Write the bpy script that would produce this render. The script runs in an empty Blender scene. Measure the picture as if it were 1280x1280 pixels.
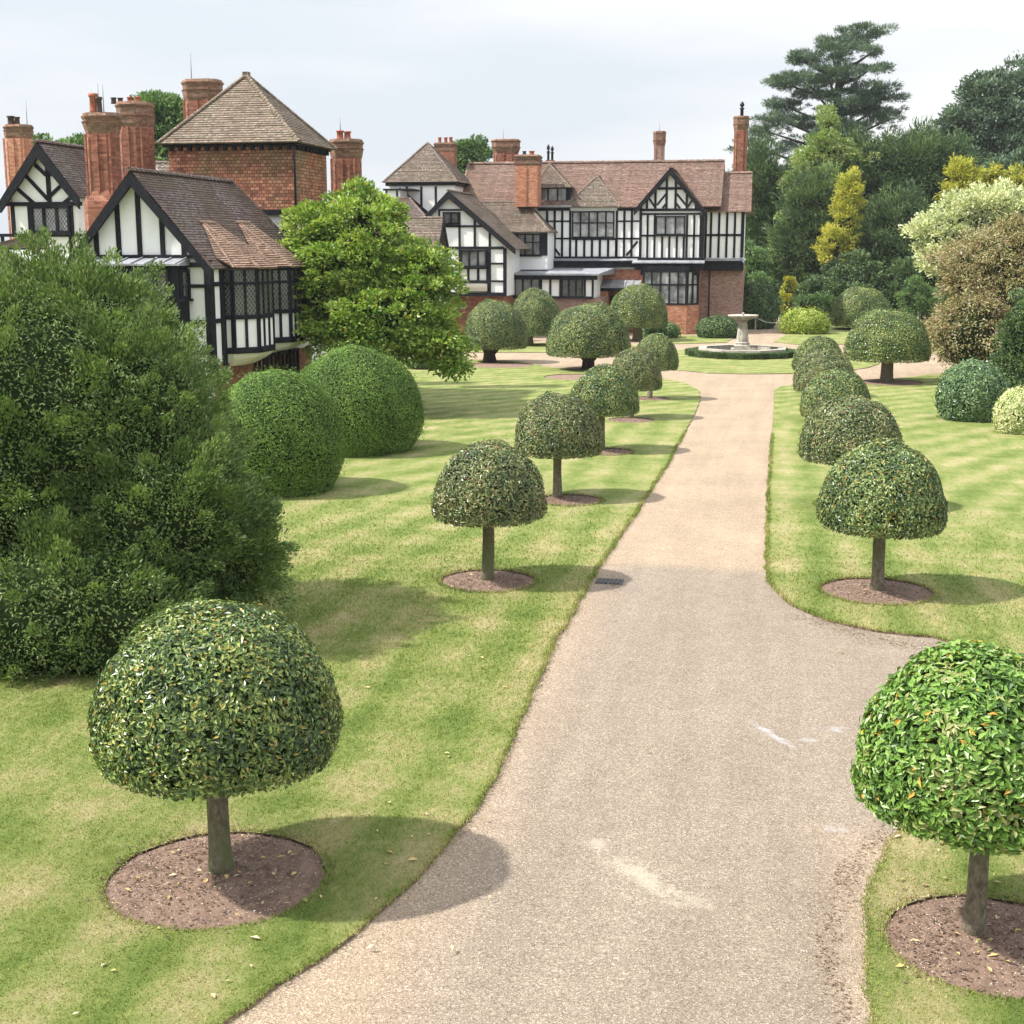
import bpy, math, random
import numpy as np
from mathutils import Vector, Matrix
from mathutils.geometry import delaunay_2d_cdt

S = bpy.context.scene
C = S.collection
rad = math.radians
random.seed(7)
RNG = np.random.default_rng(7)

# ------------------------------------------------------------------ camera
H = 6.0; F = 1700.0; YAW = rad(11.01); PIT = rad(11.02)
cam = bpy.data.cameras.new('camera'); camo = bpy.data.objects.new('camera', cam); C.objects.link(camo)
camo.location = (0, 0, H); camo.rotation_euler = (rad(90) - PIT, 0, YAW)
cam.sensor_width = 36; cam.lens = 36 * F / 1280; cam.clip_start = .1; cam.clip_end = 3000
S.camera = camo
S.render.resolution_x = 1024; S.render.resolution_y = 1024
S.view_settings.view_transform = 'Standard'; S.view_settings.look = 'None'
S.view_settings.exposure = 0.95; S.view_settings.gamma = 1

# ------------------------------------------------------------------ sun and sky
SUN_EL = rad(50); sx, sy = -.957, -.29
sunv = Vector((sx * math.cos(SUN_EL), sy * math.cos(SUN_EL), math.sin(SUN_EL)))
sl = bpy.data.lights.new('sun', 'SUN'); sl.energy = 4.3; sl.angle = rad(1.6); sl.color = (1, .955, .88)
so = bpy.data.objects.new('sun', sl); C.objects.link(so); so.location = (-20, 0, 30)
so.rotation_euler = sunv.to_track_quat('Z', 'Y').to_euler()
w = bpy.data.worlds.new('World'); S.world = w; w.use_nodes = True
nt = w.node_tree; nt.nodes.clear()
def N(nt, t, **k):
    n = nt.nodes.new(t)
    for a, b in k.items(): setattr(n, a, b)
    return n
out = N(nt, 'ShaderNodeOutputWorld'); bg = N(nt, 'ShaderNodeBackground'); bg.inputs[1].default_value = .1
sky = N(nt, 'ShaderNodeTexSky', sky_type='NISHITA', sun_disc=False)
sky.sun_elevation = SUN_EL; sky.sun_rotation = math.atan2(sx, sy); sky.air_density = 1.3; sky.dust_density = 2.5
tc = N(nt, 'ShaderNodeTexCoord'); mp = N(nt, 'ShaderNodeMapping'); mp.inputs['Scale'].default_value = (1.0, 1.0, 5.5)
mp.inputs['Rotation'].default_value = (0, rad(4), 0)
mp.inputs['Location'].default_value = (3.3, .4, 1.2)
nz = N(nt, 'ShaderNodeTexNoise'); nz.inputs['Scale'].default_value = 1.5; nz.inputs['Detail'].default_value = 9; nz.inputs['Roughness'].default_value = .5
cr = N(nt, 'ShaderNodeValToRGB')
e = cr.color_ramp.elements; e[0].position = .38; e[0].color = (4.2, 4.5, 4.9, 1); e[1].position = .57; e[1].color = (5.6, 5.62, 5.66, 1)
mx = N(nt, 'ShaderNodeMix', data_type='RGBA'); mx.inputs[0].default_value = .93
L = nt.links.new
L(tc.outputs['Generated'], mp.inputs[0]); L(mp.outputs[0], nz.inputs['Vector']); L(nz.outputs[0], cr.inputs[0])
L(sky.outputs[0], mx.inputs[6]); L(cr.outputs[0], mx.inputs[7]); 
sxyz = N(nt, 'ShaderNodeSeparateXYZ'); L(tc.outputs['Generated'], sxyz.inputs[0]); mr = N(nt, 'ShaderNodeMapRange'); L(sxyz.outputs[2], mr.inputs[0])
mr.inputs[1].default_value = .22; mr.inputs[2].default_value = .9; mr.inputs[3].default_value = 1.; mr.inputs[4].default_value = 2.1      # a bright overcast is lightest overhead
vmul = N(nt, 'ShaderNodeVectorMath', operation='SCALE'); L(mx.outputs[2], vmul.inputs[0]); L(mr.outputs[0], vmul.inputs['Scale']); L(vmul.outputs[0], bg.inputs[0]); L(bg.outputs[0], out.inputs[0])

# ------------------------------------------------------------------ surveying: reading of the site from the photo
Rv = np.array((math.cos(YAW), math.sin(YAW), 0)); Fv = np.array((-math.sin(YAW) * math.cos(PIT), math.cos(YAW) * math.cos(PIT), -math.sin(PIT)))
Uv = np.cross(Rv, Fv); CP = np.array((0, 0, H))
def ray(u, v): return Fv + Rv * (u - 640) / F + Uv * (640 - v) / F
def G(u, v, z=0.): d = ray(u, v); return CP + d * ((z - H) / d[2])
def at(u, v, D): return CP + ray(u, v) * D
def depth(p): return float(np.dot(np.array(p) - CP, Fv))

# ------------------------------------------------------------------ tagging
def tag(o, label=None, cat=None, group=None, kind=None):
    if label: o['label'] = label
    if cat: o['category'] = cat
    if group: o['group'] = group
    if kind: o['kind'] = kind
    return o
def empty(name, loc, label, cat, group=None):
    o = bpy.data.objects.new(name, None); C.objects.link(o); o.location = loc; o.empty_display_size = .2
    return tag(o, label, cat, group)

# ------------------------------------------------------------------ materials
def newmat(name):
    m = bpy.data.materials.new(name); m.use_nodes = True; t = m.node_tree; t.nodes.clear()
    o = N(t, 'ShaderNodeOutputMaterial'); b = N(t, 'ShaderNodeBsdfPrincipled'); t.links.new(b.outputs[0], o.inputs[0])
    return m, t, b, o
def ramp(t, src, pts, interp='LINEAR'):
    r = N(t, 'ShaderNodeValToRGB'); r.color_ramp.interpolation = interp; el = r.color_ramp.elements
    while len(el) < len(pts): el.new(.5)
    for q, (p_, c_) in zip(el, pts): q.position = p_; q.color = (*c_, 1) if len(c_) == 3 else c_
    if src is not None: t.links.new(src, r.inputs[0])
    return r.outputs[0]
def noise(t, vec, sc, det=4, rough=.55, out=0):
    n = N(t, 'ShaderNodeTexNoise'); n.inputs['Scale'].default_value = sc; n.inputs['Detail'].default_value = det; n.inputs['Roughness'].default_value = rough
    if vec is not None: t.links.new(vec, n.inputs['Vector'])
    return n.outputs[out]
def mixc(t, f, a, b, mode='MIX'):
    m = N(t, 'ShaderNodeMix', data_type='RGBA', blend_type=mode)
    for i, x in ((0, f), (6, a), (7, b)):
        if hasattr(x, 'is_output'): t.links.new(x, m.inputs[i])
        elif i == 0: m.inputs[0].default_value = x
        else: m.inputs[i].default_value = (*x, 1)
    return m.outputs[2]
def math_(t, op, a, b=None, c=None, clamp=False):
    m = N(t, 'ShaderNodeMath', operation=op, use_clamp=clamp)
    for i, x in enumerate((a, b, c)):
        if x is None: continue
        if hasattr(x, 'is_output'): t.links.new(x, m.inputs[i])
        else: m.inputs[i].default_value = x
    return m.outputs[0]
def bump(t, b, h, st=.5, dist=.02):
    n = N(t, 'ShaderNodeBump'); n.inputs['Strength'].default_value = st; n.inputs['Distance'].default_value = dist
    t.links.new(h, n.inputs['Height']); t.links.new(n.outputs[0], b.inputs['Normal'])
def pos(t): return N(t, 'ShaderNodeNewGeometry').outputs['Position']
def mapv(t, v, sc, rot=(0, 0, 0), loc=(0, 0, 0)):
    m = N(t, 'ShaderNodeMapping'); m.inputs['Scale'].default_value = sc; m.inputs['Rotation'].default_value = rot; m.inputs['Location'].default_value = loc
    t.links.new(v, m.inputs[0]); return m.outputs[0]

def plain(name, col, rough=.6, var=.15, sc=6., bmp=0., metal=0., spec=.3):
    m, t, b, o = newmat(name); b.inputs['Specular IOR Level'].default_value = spec; p = pos(t); n = noise(t, p, sc, 5)
    lo = tuple(c * (1 - var) for c in col); hi = tuple(min(1, c * (1 + var)) for c in col)
    t.links.new(ramp(t, n, [(.3, lo), (.7, hi)]), b.inputs['Base Color']); b.inputs['Roughness'].default_value = rough; b.inputs['Metallic'].default_value = metal
    if bmp: bump(t, b, noise(t, p, sc * 4, 5), bmp, .02)
    return m

def leafmat(name, cols, rough=.45, trans=.25, special=None, spec=.35):
    m, t, b, o = newmat(name); cols = [tuple(x * 1.4 if x < .3 else x for x in q) for q in cols]
    uv = N(t, 'ShaderNodeUVMap'); sp = N(t, 'ShaderNodeSeparateXYZ'); t.links.new(uv.outputs[0], sp.inputs[0])
    f = math_(t, 'ADD', math_(t, 'MULTIPLY', sp.outputs[0], .6), math_(t, 'MULTIPLY', sp.outputs[1], .4))
    n = len(cols); c = ramp(t, f, [((i + .5) / n * .8 + .1, q) for i, q in enumerate(cols)])
    if special:
        col, fr = special
        k = math_(t, 'GREATER_THAN', math_(t, 'FRACT', math_(t, 'MULTIPLY', sp.outputs[0], 37.77)), 1 - fr)
        c = mixc(t, k, c, col)
    t.links.new(c, b.inputs['Base Color']); b.inputs['Roughness'].default_value = rough; b.inputs['Specular IOR Level'].default_value = spec
    if trans:
        tr = N(t, 'ShaderNodeBsdfTranslucent'); t.links.new(mixc(t, 1., c, (1.0, 1.0, .55), 'MULTIPLY'), tr.inputs[0])
        ms = N(t, 'ShaderNodeMixShader'); ms.inputs[0].default_value = trans
        t.links.new(b.outputs[0], ms.inputs[1]); t.links.new(tr.outputs[0], ms.inputs[2]); t.links.new(ms.outputs[0], o.inputs[0])
    return m

M = {}
M['core'] = plain('inner_twigs', (.022, .032, .012), .95, .4, 9, spec=.0)
M['core_brown'] = plain('inner_brown_twigs', (.045, .04, .02), .95, .4, 9, spec=.0)
M['laurel'] = leafmat('laurel_leaf', [(.025, .045, .018), (.05, .085, .028), (.085, .135, .04), (.15, .20, .06), (.24, .27, .10)], .38, .15, ((.42, .22, .03), .03), .5)
M['laurel_brown'] = leafmat('laurel_leaf_browned', [(.028, .045, .02), (.055, .085, .03), (.095, .135, .045), (.16, .19, .07), (.24, .22, .10)], .36, .15, ((.22, .12, .06), .06), .5)
M['laurel_yellow'] = leafmat('laurel_leaf_yellowed', [(.02, .036, .015), (.04, .073, .023), (.075, .125, .032), (.145, .20, .05), (.25, .27, .08)], .3, .15, ((.42, .30, .07), .03), .5)
M['laurel_bright'] = leafmat('laurel_leaf_bright', [(.035, .075, .016), (.07, .14, .025), (.11, .205, .035), (.16, .27, .055), (.21, .31, .085)], .36, .25, ((.55, .33, .06), .01), .4)
M['yew'] = leafmat('yew_needles', [(.04, .08, .018), (.07, .13, .026), (.11, .185, .036), (.165, .26, .052)], .6, .2, None, .3)
M['shrub'] = leafmat('shrub_leaf', [(.045, .08, .024), (.07, .115, .033), (.095, .15, .042), (.135, .2, .055), (.18, .245, .075)], .5, .25, ((.3, .33, .17), .06), .4)
M['bright'] = leafmat('bright_leaf', [(.06, .13, .02), (.12, .225, .03), (.20, .33, .042), (.30, .43, .065), (.44, .54, .12)], .45, .35, ((.55, .35, .05), .008), .4)
M['dark_green'] = leafmat('dark_green_leaf', [(.02, .042, .02), (.04, .078, .032), (.075, .125, .045), (.13, .18, .06)], .5, .2, None, .35)
M['blue_green'] = leafmat('blue_green_leaf', [(.035, .06, .045), (.065, .105, .07), (.105, .155, .10), (.16, .215, .14)], .5, .2, None, .35)
M['mid_green'] = leafmat('mid_green_leaf', [(.03, .065, .025), (.06, .115, .04), (.10, .17, .06), (.16, .24, .09)], .5, .25, None, .35)
M['pale_green'] = leafmat('pale_green_leaf', [(.09, .15, .04), (.16, .25, .06), (.25, .36, .10), (.38, .48, .18)], .5, .3, None, .3)
M['gold'] = leafmat('golden_needles', [(.12, .15, .02), (.27, .29, .035), (.46, .45, .05), (.64, .60, .09)], .5, .25, ((.6, .4, .04), .03), .3)
M['cream'] = leafmat('cream_leaf', [(.34, .40, .20), (.5, .54, .30), (.66, .68, .42), (.78, .79, .55)], .5, .25, ((.25, .36, .1), .12), .3)
M['rust'] = leafmat('rust_leaf', [(.12, .09, .038), (.24, .175, .08), (.36, .265, .13), (.46, .36, .2)], .55, .2, ((.18, .22, .06), .14), .3)
M['varieg'] = leafmat('variegated_leaf', [(.2, .28, .06), (.42, .46, .14), (.62, .64, .28), (.72, .72, .4)], .45, .25, None, .3)
M['glossy'] = leafmat('glossy_shrub_leaf', [(.035, .07, .03), (.06, .11, .045), (.095, .155, .06), (.15, .22, .09)], .33, .2, None, .55)
M['lime'] = leafmat('lime_leaf', [(.12, .2, .02), (.22, .33, .03), (.34, .46, .06), (.45, .55, .12)], .5, .3, None, .3)
M['bark'] = None
def barkmat():
    m, t, b, o = newmat('bark'); p = mapv(t, pos(t), (1, 1, .5)); n = noise(t, p, 24, 6, .65); n2 = noise(t, p, 2.2, 3)
    c = ramp(t, n, [(.3, (.075, .062, .042)), (.5, (.17, .145, .10)), (.62, (.23, .205, .155)), (.75, (.38, .36, .30))])
    c = mixc(t, ramp(t, n2, [(.45, (0, 0, 0)), (.65, (1, 1, 1))]), c, (.12, .14, .055)); t.links.new(c, b.inputs['Base Color'])
    b.inputs['Roughness'].default_value = .85; bump(t, b, n, 1., .035); return m
M['bark'] = barkmat()
M['bark_dark'] = plain('dark_bark', (.06, .05, .04), .9, .3, 8, .5)

# lawn colour: one node group shared by turf and blades
def lawn_color(t):
    p = pos(t); sp = N(t, 'ShaderNodeSeparateXYZ'); t.links.new(p, sp.inputs[0]); X, Y = sp.outputs[0], sp.outputs[1]
    wob = math_(t, 'MULTIPLY', math_(t, 'SUBTRACT', noise(t, p, .35, 2), .5), .9)
    # mowing bands: along the drive beside it, sweeping round to cross the lawn further off
    bx = math_(t, 'SINE', math_(t, 'MULTIPLY', math_(t, 'ADD', X, math_(t, 'MULTIPLY', wob, .15)), 5.2))
    yy = math_(t, 'MAXIMUM', math_(t, 'SUBTRACT', Y, 17), 0); hh_ = math_(t, 'MULTIPLY', math_(t, 'MULTIPLY', yy, yy), .012)
    by = math_(t, 'SINE', math_(t, 'MULTIPLY', math_(t, 'SUBTRACT', math_(t, 'ADD', X, math_(t, 'MULTIPLY', wob, .2)), hh_), 4.3))
    ax_ = math_(t, 'ABSOLUTE', math_(t, 'ADD', X, 1.2)); near = math_(t, 'MULTIPLY', math_(t, 'SUBTRACT', 5.6, ax_), .9, clamp=True)
    near = math_(t, 'MULTIPLY', near, math_(t, 'MULTIPLY_ADD', Y, -.12, 6.4, clamp=True))
    band = math_(t, 'ADD', math_(t, 'MULTIPLY', bx, near), math_(t, 'MULTIPLY', by, math_(t, 'SUBTRACT', 1.0, near)))
    dry = math_(t, 'MULTIPLY', math_(t, 'MULTIPLY', math_(t, 'SUBTRACT', 2.0, X), 1.4, clamp=True), math_(t, 'MULTIPLY', math_(t, 'MULTIPLY', math_(t, 'SUBTRACT', 15.2, Y), 1., clamp=True), math_(t, 'MULTIPLY', math_(t, 'SUBTRACT', X, .6), 3., clamp=True)))     # worn dry verge by the near right tree
    n1 = noise(t, mapv(t, p, (1.7, .6, 1)), .9, 6, .62); n2 = noise(t, mapv(t, p, (1.6, .8, 1)), 5.5, 7, .7); n4 = noise(t, mapv(t, p, (.5, 1.6, 1), (0, 0, .3), (9, 4, 0)), .7, 4, .6)
    f = math_(t, 'ADD', math_(t, 'ADD', math_(t, 'MULTIPLY', dry, .07), math_(t, 'MULTIPLY', band, .045)), math_(t, 'ADD', math_(t, 'MULTIPLY', n1, .38), math_(t, 'ADD', math_(t, 'MULTIPLY', n2, .32), math_(t, 'MULTIPLY', n4, .30))))
    c = ramp(t, f, [(.37, (.11, .16, .034)), (.45, (.16, .205, .052)), (.508, (.215, .245, .08)), (.568, (.285, .275, .12)), (.655, (.37, .325, .18))])
    n3 = noise(t, p, 60, 4, .7)
    return mixc(t, .75, c, ramp(t, n3, [(.25, (.55, .58, .5)), (.75, (1.25, 1.22, 1.2))]), 'MULTIPLY'), n3, p
def turfmat():
    m, t, b, o = newmat('lawn_turf'); c, n, p = lawn_color(t)
    t.links.new(c, b.inputs['Base Color']); b.inputs['Roughness'].default_value = .85; b.inputs['Specular IOR Level'].default_value = .15
    bump(t, b, noise(t, p, 90, 4, .8), .8, .03); return m
M['turf'] = turfmat()
def blademat():
    m, t, b, o = newmat('grass_blades'); c, n, p = lawn_color(t)
    uv = N(t, 'ShaderNodeUVMap'); sp = N(t, 'ShaderNodeSeparateXYZ'); t.links.new(uv.outputs[0], sp.inputs[0])
    c = mixc(t, 1., c, ramp(t, sp.outputs[0], [(0, (.95, 1.0, .8)), (.6, (1.35, 1.35, 1.25)), (1, (1.9, 1.65, 1.6))]), 'MULTIPLY')
    t.links.new(c, b.inputs['Base Color']); b.inputs['Roughness'].default_value = .6; b.inputs['Specular IOR Level'].default_value = .2
    tr = N(t, 'ShaderNodeBsdfTranslucent'); t.links.new(c, tr.inputs[0]); ms = N(t, 'ShaderNodeMixShader'); ms.inputs[0].default_value = .3
    t.links.new(b.outputs[0], ms.inputs[1]); t.links.new(tr.outputs[0], ms.inputs[2]); t.links.new(ms.outputs[0], o.inputs[0]); return m
M['blade'] = blademat()
def gravelmat():
    m, t, b, o = newmat('gravel'); p = pos(t); sp = N(t, 'ShaderNodeSeparateXYZ'); t.links.new(p, sp.inputs[0]); X, Y = sp.outputs[0], sp.outputs[1]
    vo = N(t, 'ShaderNodeTexVoronoi'); vo.inputs['Scale'].default_value = 78; t.links.new(p, vo.inputs['Vector'])
    s2 = N(t, 'ShaderNodeSeparateColor'); t.links.new(vo.outputs['Color'], s2.inputs[0])
    grey = ramp(t, s2.outputs[0], [(0, (.118, .096, .078)), (.25, (.185, .152, .12)), (.6, (.225, .186, .146)), (.88, (.28, .236, .19)), (1, (.40, .35, .29))])
    sand = ramp(t, s2.outputs[0], [(0, (.185, .138, .098)), (.25, (.27, .205, .143)), (.6, (.32, .247, .174)), (.88, (.385, .307, .226)), (1, (.53, .45, .36))])
    nb = noise(t, p, .55, 5, .6); ne = noise(t, p, 3, 5, .7)
    edge = math_(t, 'MULTIPLY', math_(t, 'SUBTRACT', nb, .5), 5)
    k = math_(t, 'MULTIPLY', math_(t, 'SUBTRACT', math_(t, 'ADD', 25.8, math_(t, 'MULTIPLY', edge, .35)), Y), 1.6, clamp=True)   # tar-bound grey stretch this side of the drain
    kl = math_(t, 'MULTIPLY', math_(t, 'ADD', math_(t, 'ADD', X, 3.15), math_(t, 'ADD', math_(t, 'MULTIPLY', math_(t, 'SUBTRACT', Y, 18), .0), math_(t, 'MULTIPLY', edge, .2))), 1.3, clamp=True)
    k = math_(t, 'MULTIPLY', k, math_(t, 'MULTIPLY_ADD', kl, .75, .25))
    kr = math_(t, 'MULTIPLY', math_(t, 'SUBTRACT', 1.15, math_(t, 'ADD', X, math_(t, 'MULTIPLY', edge, .22))), 1.5, clamp=True)
    kr = math_(t, 'MAXIMUM', kr, math_(t, 'MULTIPLY', math_(t, 'SUBTRACT', Y, 13.2), 1.2, clamp=True))
    k = math_(t, 'MULTIPLY', k, math_(t, 'MULTIPLY_ADD', kr, .8, .2))
    k = math_(t, 'MULTIPLY', k, math_(t, 'MULTIPLY_ADD', nb, .7, .55), clamp=True)
    c = mixc(t, k, sand, grey)
    c = mixc(t, .8, c, ramp(t, nb, [(.3, (.86, .86, .87)), (.7, (1.1, 1.08, 1.05))]), 'MULTIPLY')
    c = mixc(t, .7, c, ramp(t, ne, [(.3, (.88, .87, .86)), (.7, (1.1, 1.1, 1.1))]), 'MULTIPLY')
    c = mixc(t, .6, c, ramp(t, noise(t, mapv(t, p, (1.6, .12, 1)), 1.2, 5, .6), [(.35, (.88, .87, .86)), (.65, (1.1, 1.1, 1.1))]), 'MULTIPLY')    # faint wheel tracks
    # worn pale patches in the surface, each with its own place on the drive
    def patch(c, u, v, rx, ry, ang, col, st, thr=.5):
        g = G(u, v); q = mapv(t, p, (1 / rx, 1 / ry, 1)); 
        vm = N(t, 'ShaderNodeVectorMath', operation='SUBTRACT'); t.links.new(p, vm.inputs[0]); vm.inputs[1].default_value = (g[0], g[1], 0)
        vr = N(t, 'ShaderNodeVectorRotate', rotation_type='Z_AXIS'); vr.inputs['Angle'].default_value = -ang; t.links.new(vm.outputs[0], vr.inputs['Vector'])
        q = mapv(t, vr.outputs[0], (1 / rx, 1 / ry, 0)); ln = N(t, 'ShaderNodeVectorMath', operation='LENGTH'); t.links.new(q, ln.inputs[0])
        n = noise(t, p, 6.5, 8, .75)
        d = math_(t, 'ADD', ln.outputs['Value'], math_(t, 'MULTIPLY', math_(t, 'SUBTRACT', n, .5), 4.2))
        f = math_(t, 'MULTIPLY', math_(t, 'SUBTRACT', 1.1, d), 1.1, clamp=True)
        return mixc(t, math_(t, 'MULTIPLY', f, st), c, col)
    c = patch(c, 800, 1095, .62, .17, rad(-50), (.40, .355, .28), .6)
    c = patch(c, 860, 1125, .28, .14, rad(-25), (.40, .355, .28), .45)
    c = patch(c, 745, 1055, .2, .12, rad(-50), (.38, .34, .28), .5)
    c = patch(c, 965, 918, .55, .07, rad(-58), (.36, .36, .37), .65)
    c = patch(c, 1045, 912, .16, .12, 0, (.36, .36, .37), .5)
    c = patch(c, 1010, 925, .14, .1, 0, (.36, .36, .37), .4)
    c = patch(c, 1048, 1037, .12, .1, 0, (.38, .38, .39), .4)
    c = patch(c, 770, 734, .5, .55, 0, (.19, .15, .13), .5)
    t.links.new(c, b.inputs['Base Color']); b.inputs['Roughness'].default_value = .9; b.inputs['Specular IOR Level'].default_value = .2
    bump(t, b, vo.outputs['Distance'], .7, .012); return m
M['gravel'] = gravelmat()
def soilmat():
    m, t, b, o = newmat('bare_soil'); p = pos(t); n = noise(t, p, 7, 6, .7)
    c = ramp(t, n, [(.3, (.12, .075, .053)), (.7, (.25, .165, .12))])
    vo = N(t, 'ShaderNodeTexVoronoi'); vo.inputs['Scale'].default_value = 26; t.links.new(p, vo.inputs['Vector'])
    c = mixc(t, math_(t, 'LESS_THAN', vo.outputs['Distance'], math_(t, 'MULTIPLY', noise(t, p, 3, 2), .28)), c, (.5, .44, .36))
    t.links.new(c, b.inputs['Base Color']); b.inputs['Roughness'].default_value = .95; bump(t, b, noise(t, p, 25, 6, .7), .8, .03); return m
M['soil'] = soilmat()

def tilemat(name, cols, lich=(.5, .48, .42), lichf=.3, moss=(.09, .1, .04), mossf=.3, tw=.17, th=.105, joint_shade=.5, ms=.006):
    m, t, b, o = newmat(name); uv = N(t, 'ShaderNodeUVMap').outputs[0]
    br = N(t, 'ShaderNodeTexBrick'); t.links.new(uv, br.inputs[0]); br.inputs['Scale'].default_value = 1; br.inputs['Brick Width'].default_value = tw; br.inputs['Row Height'].default_value = th
    br.inputs['Mortar Size'].default_value = ms; br.inputs['Color1'].default_value = (0, 0, 0, 1); br.inputs['Color2'].default_value = (1, 1, 1, 1); br.inputs['Mortar'].default_value = (.5, .5, .5, 1); br.offset = .5
    n = noise(t, uv, 1.3, 5, .6); n2 = noise(t, uv, 22, 3, .7)
    sp = N(t, 'ShaderNodeSeparateColor'); t.links.new(br.outputs[0], sp.inputs[0])
    f = math_(t, 'ADD', math_(t, 'MULTIPLY', sp.outputs[0], .45), math_(t, 'ADD', math_(t, 'MULTIPLY', n, .45), math_(t, 'MULTIPLY', n2, .15)))
    k = len(cols); c = ramp(t, f, [((i + .5) / k * .7 + .15, q) for i, q in enumerate(cols)])
    c = mixc(t, math_(t, 'MULTIPLY', ramp(t, noise(t, uv, .7, 4, .6), [(.45, (0, 0, 0)), (.65, (1, 1, 1))]), mossf), c, moss)
    la = math_(t, 'MULTIPLY', ramp(t, noise(t, uv, .5, 3, .6), [(.42, (.15, .15, .15)), (.62, (1, 1, 1))]), ramp(t, noise(t, uv, 9, 4, .75), [(.52, (0, 0, 0)), (.6, (1, 1, 1))]))
    c = mixc(t, math_(t, 'MULTIPLY', la, lichf), c, lich)
    c = mixc(t, math_(t, 'MULTIPLY', br.outputs['Fac'], joint_shade), c, (.02, .017, .015))  # dark tile joints; on hung tiles they paint in the shadow under each row
    t.links.new(c, b.inputs['Base Color']); b.inputs['Roughness'].default_value = .85; b.inputs['Specular IOR Level'].default_value = .2
    bump(t, b, math_(t, 'ADD', math_(t, 'MULTIPLY', sp.outputs[0], .5), math_(t, 'MULTIPLY', br.outputs['Fac'], -1.)), .6, .015); return m
M['roof_plum'] = tilemat('plum_brown_tiles', [(.06, .042, .04), (.105, .068, .06), (.15, .095, .08), (.2, .14, .115)], (.42, .42, .46), .75, (.10, .10, .045), .45)
M['roof_fawn'] = tilemat('weathered_fawn_tiles', [(.095, .07, .053), (.15, .108, .082), (.205, .15, .115), (.275, .21, .165)], (.46, .45, .38), .6, (.15, .145, .085), .4)
M['roof_red'] = tilemat('russet_roof_tiles', [(.095, .055, .044), (.165, .098, .078), (.235, .142, .112), (.32, .215, .175)], (.45, .4, .36), .6, (.16, .13, .08), .5, .22, .14, .6, .01)
M['roof_grey'] = tilemat('lichened_brown_tiles', [(.075, .055, .046), (.125, .088, .072), (.175, .125, .10), (.235, .175, .145)], (.5, .48, .42), .8, (.12, .115, .06), .5, .2, .13, .6, .01)
M['roof_orange'] = tilemat('orange_bonnet_tiles', [(.13, .08, .06), (.22, .135, .10), (.31, .2, .15), (.38, .27, .21)], (.45, .4, .3), .3, (.12, .1, .05), .3)
M['tile_hung'] = tilemat('hung_red_tiles', [(.12, .05, .035), (.24, .09, .055), (.36, .14, .08), (.46, .23, .14)], (.5, .42, .3), .5, (.13, .125, .06), .6, .18, .125, .7, .014)
M['brick'] = tilemat('red_brick', [(.11, .045, .032), (.20, .078, .05), (.28, .11, .07), (.35, .16, .105)], (.38, .33, .27), .2, (.1, .08, .05), .35, .225, .08, .0)
M['brick_orange'] = tilemat('orange_brick', [(.24, .10, .06), (.36, .15, .09), (.44, .20, .12), (.5, .28, .19)], (.5, .4, .3), .15, (.2, .12, .07), .2, .225, .08, .0)
M['brick_pale'] = tilemat('pale_brown_brick', [(.17, .10, .08), (.25, .155, .125), (.31, .2, .165), (.38, .26, .22)], (.45, .38, .34), .3, (.15, .12, .1), .3, .225, .08, .0)
M['brick_cap'] = tilemat('weathered_cap_brick', [(.1, .06, .045), (.17, .085, .06), (.24, .125, .085), (.3, .18, .13)], (.4, .36, .28), .5, (.10, .1, .05), .5, .225, .08, .0)
M['plaster'] = plain('white_plaster', (.79, .79, .785), .85, .05, 1.5, .15)
M['cream_plaster'] = plain('cream_plaster', (.72, .69, .6), .85, .05, 1.5, .1)
M['timber'] = plain('black_timber', (.012, .013, .017), .75, .35, 5, .3, spec=.15)
M['lead'] = plain('lead_sheet', (.24, .25, .27), .55, .3, 2.5, .2)
M['iron'] = plain('black_iron', (.015, .015, .017), .45, .2, 5)
M['pot'] = plain('terracotta_pot', (.33, .12, .07), .8, .25, 5)
M['pot_dark'] = plain('sooty_pot', (.07, .05, .04), .8, .3, 5)
M['stone'] = plain('weathered_limestone', (.34, .31, .26), .85, .35, 4, .4)
M['water'] = plain('pond_water', (.05, .055, .04), .08, .2, 2)
M['rope'] = plain('pale_rope', (.6, .58, .52), .9, .1, 20)
M['stake'] = plain('pale_stake', (.5, .46, .38), .85, .15, 8)
def glassmat(name, lo, hi, lead):
    m, t, b, o = newmat(name); uv = N(t, 'ShaderNodeUVMap').outputs[0]
    q = mapv(t, uv, (1 / .125, 1 / .18, 1)); sp = N(t, 'ShaderNodeSeparateXYZ'); t.links.new(q, sp.inputs[0])
    a = math_(t, 'ADD', sp.outputs[0], sp.outputs[1]); d = math_(t, 'SUBTRACT', sp.outputs[0], sp.outputs[1])
    def ln(x): return math_(t, 'LESS_THAN', math_(t, 'ABSOLUTE', math_(t, 'SUBTRACT', math_(t, 'FRACT', x), .5)), .075)
    k = math_(t, 'MAXIMUM', ln(a), ln(d)); n = noise(t, uv, 1.1, 3)
    c = ramp(t, n, [(.38, lo), (.6, hi)])
    t.links.new(mixc(t, k, c, lead), b.inputs['Base Color']); t.links.new(math_(t, 'MULTIPLY_ADD', k, .5, .06), b.inputs['Roughness'])
    b.inputs['Specular IOR Level'].default_value = .9; bump(t, b, noise(t, uv, 7, 2), .25, .02); return m
M['glass'] = glassmat('leaded_glass', (.03, .032, .036), (.16, .165, .17), (.34, .33, .32))
M['glass_dark'] = glassmat('dark_leaded_glass', (.012, .014, .016), (.06, .06, .06), (.17, .16, .145))
M['glass_pale'] = glassmat('curtained_leaded_glass', (.12, .125, .125), (.5, .51, .50), (.14, .14, .15))

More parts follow.
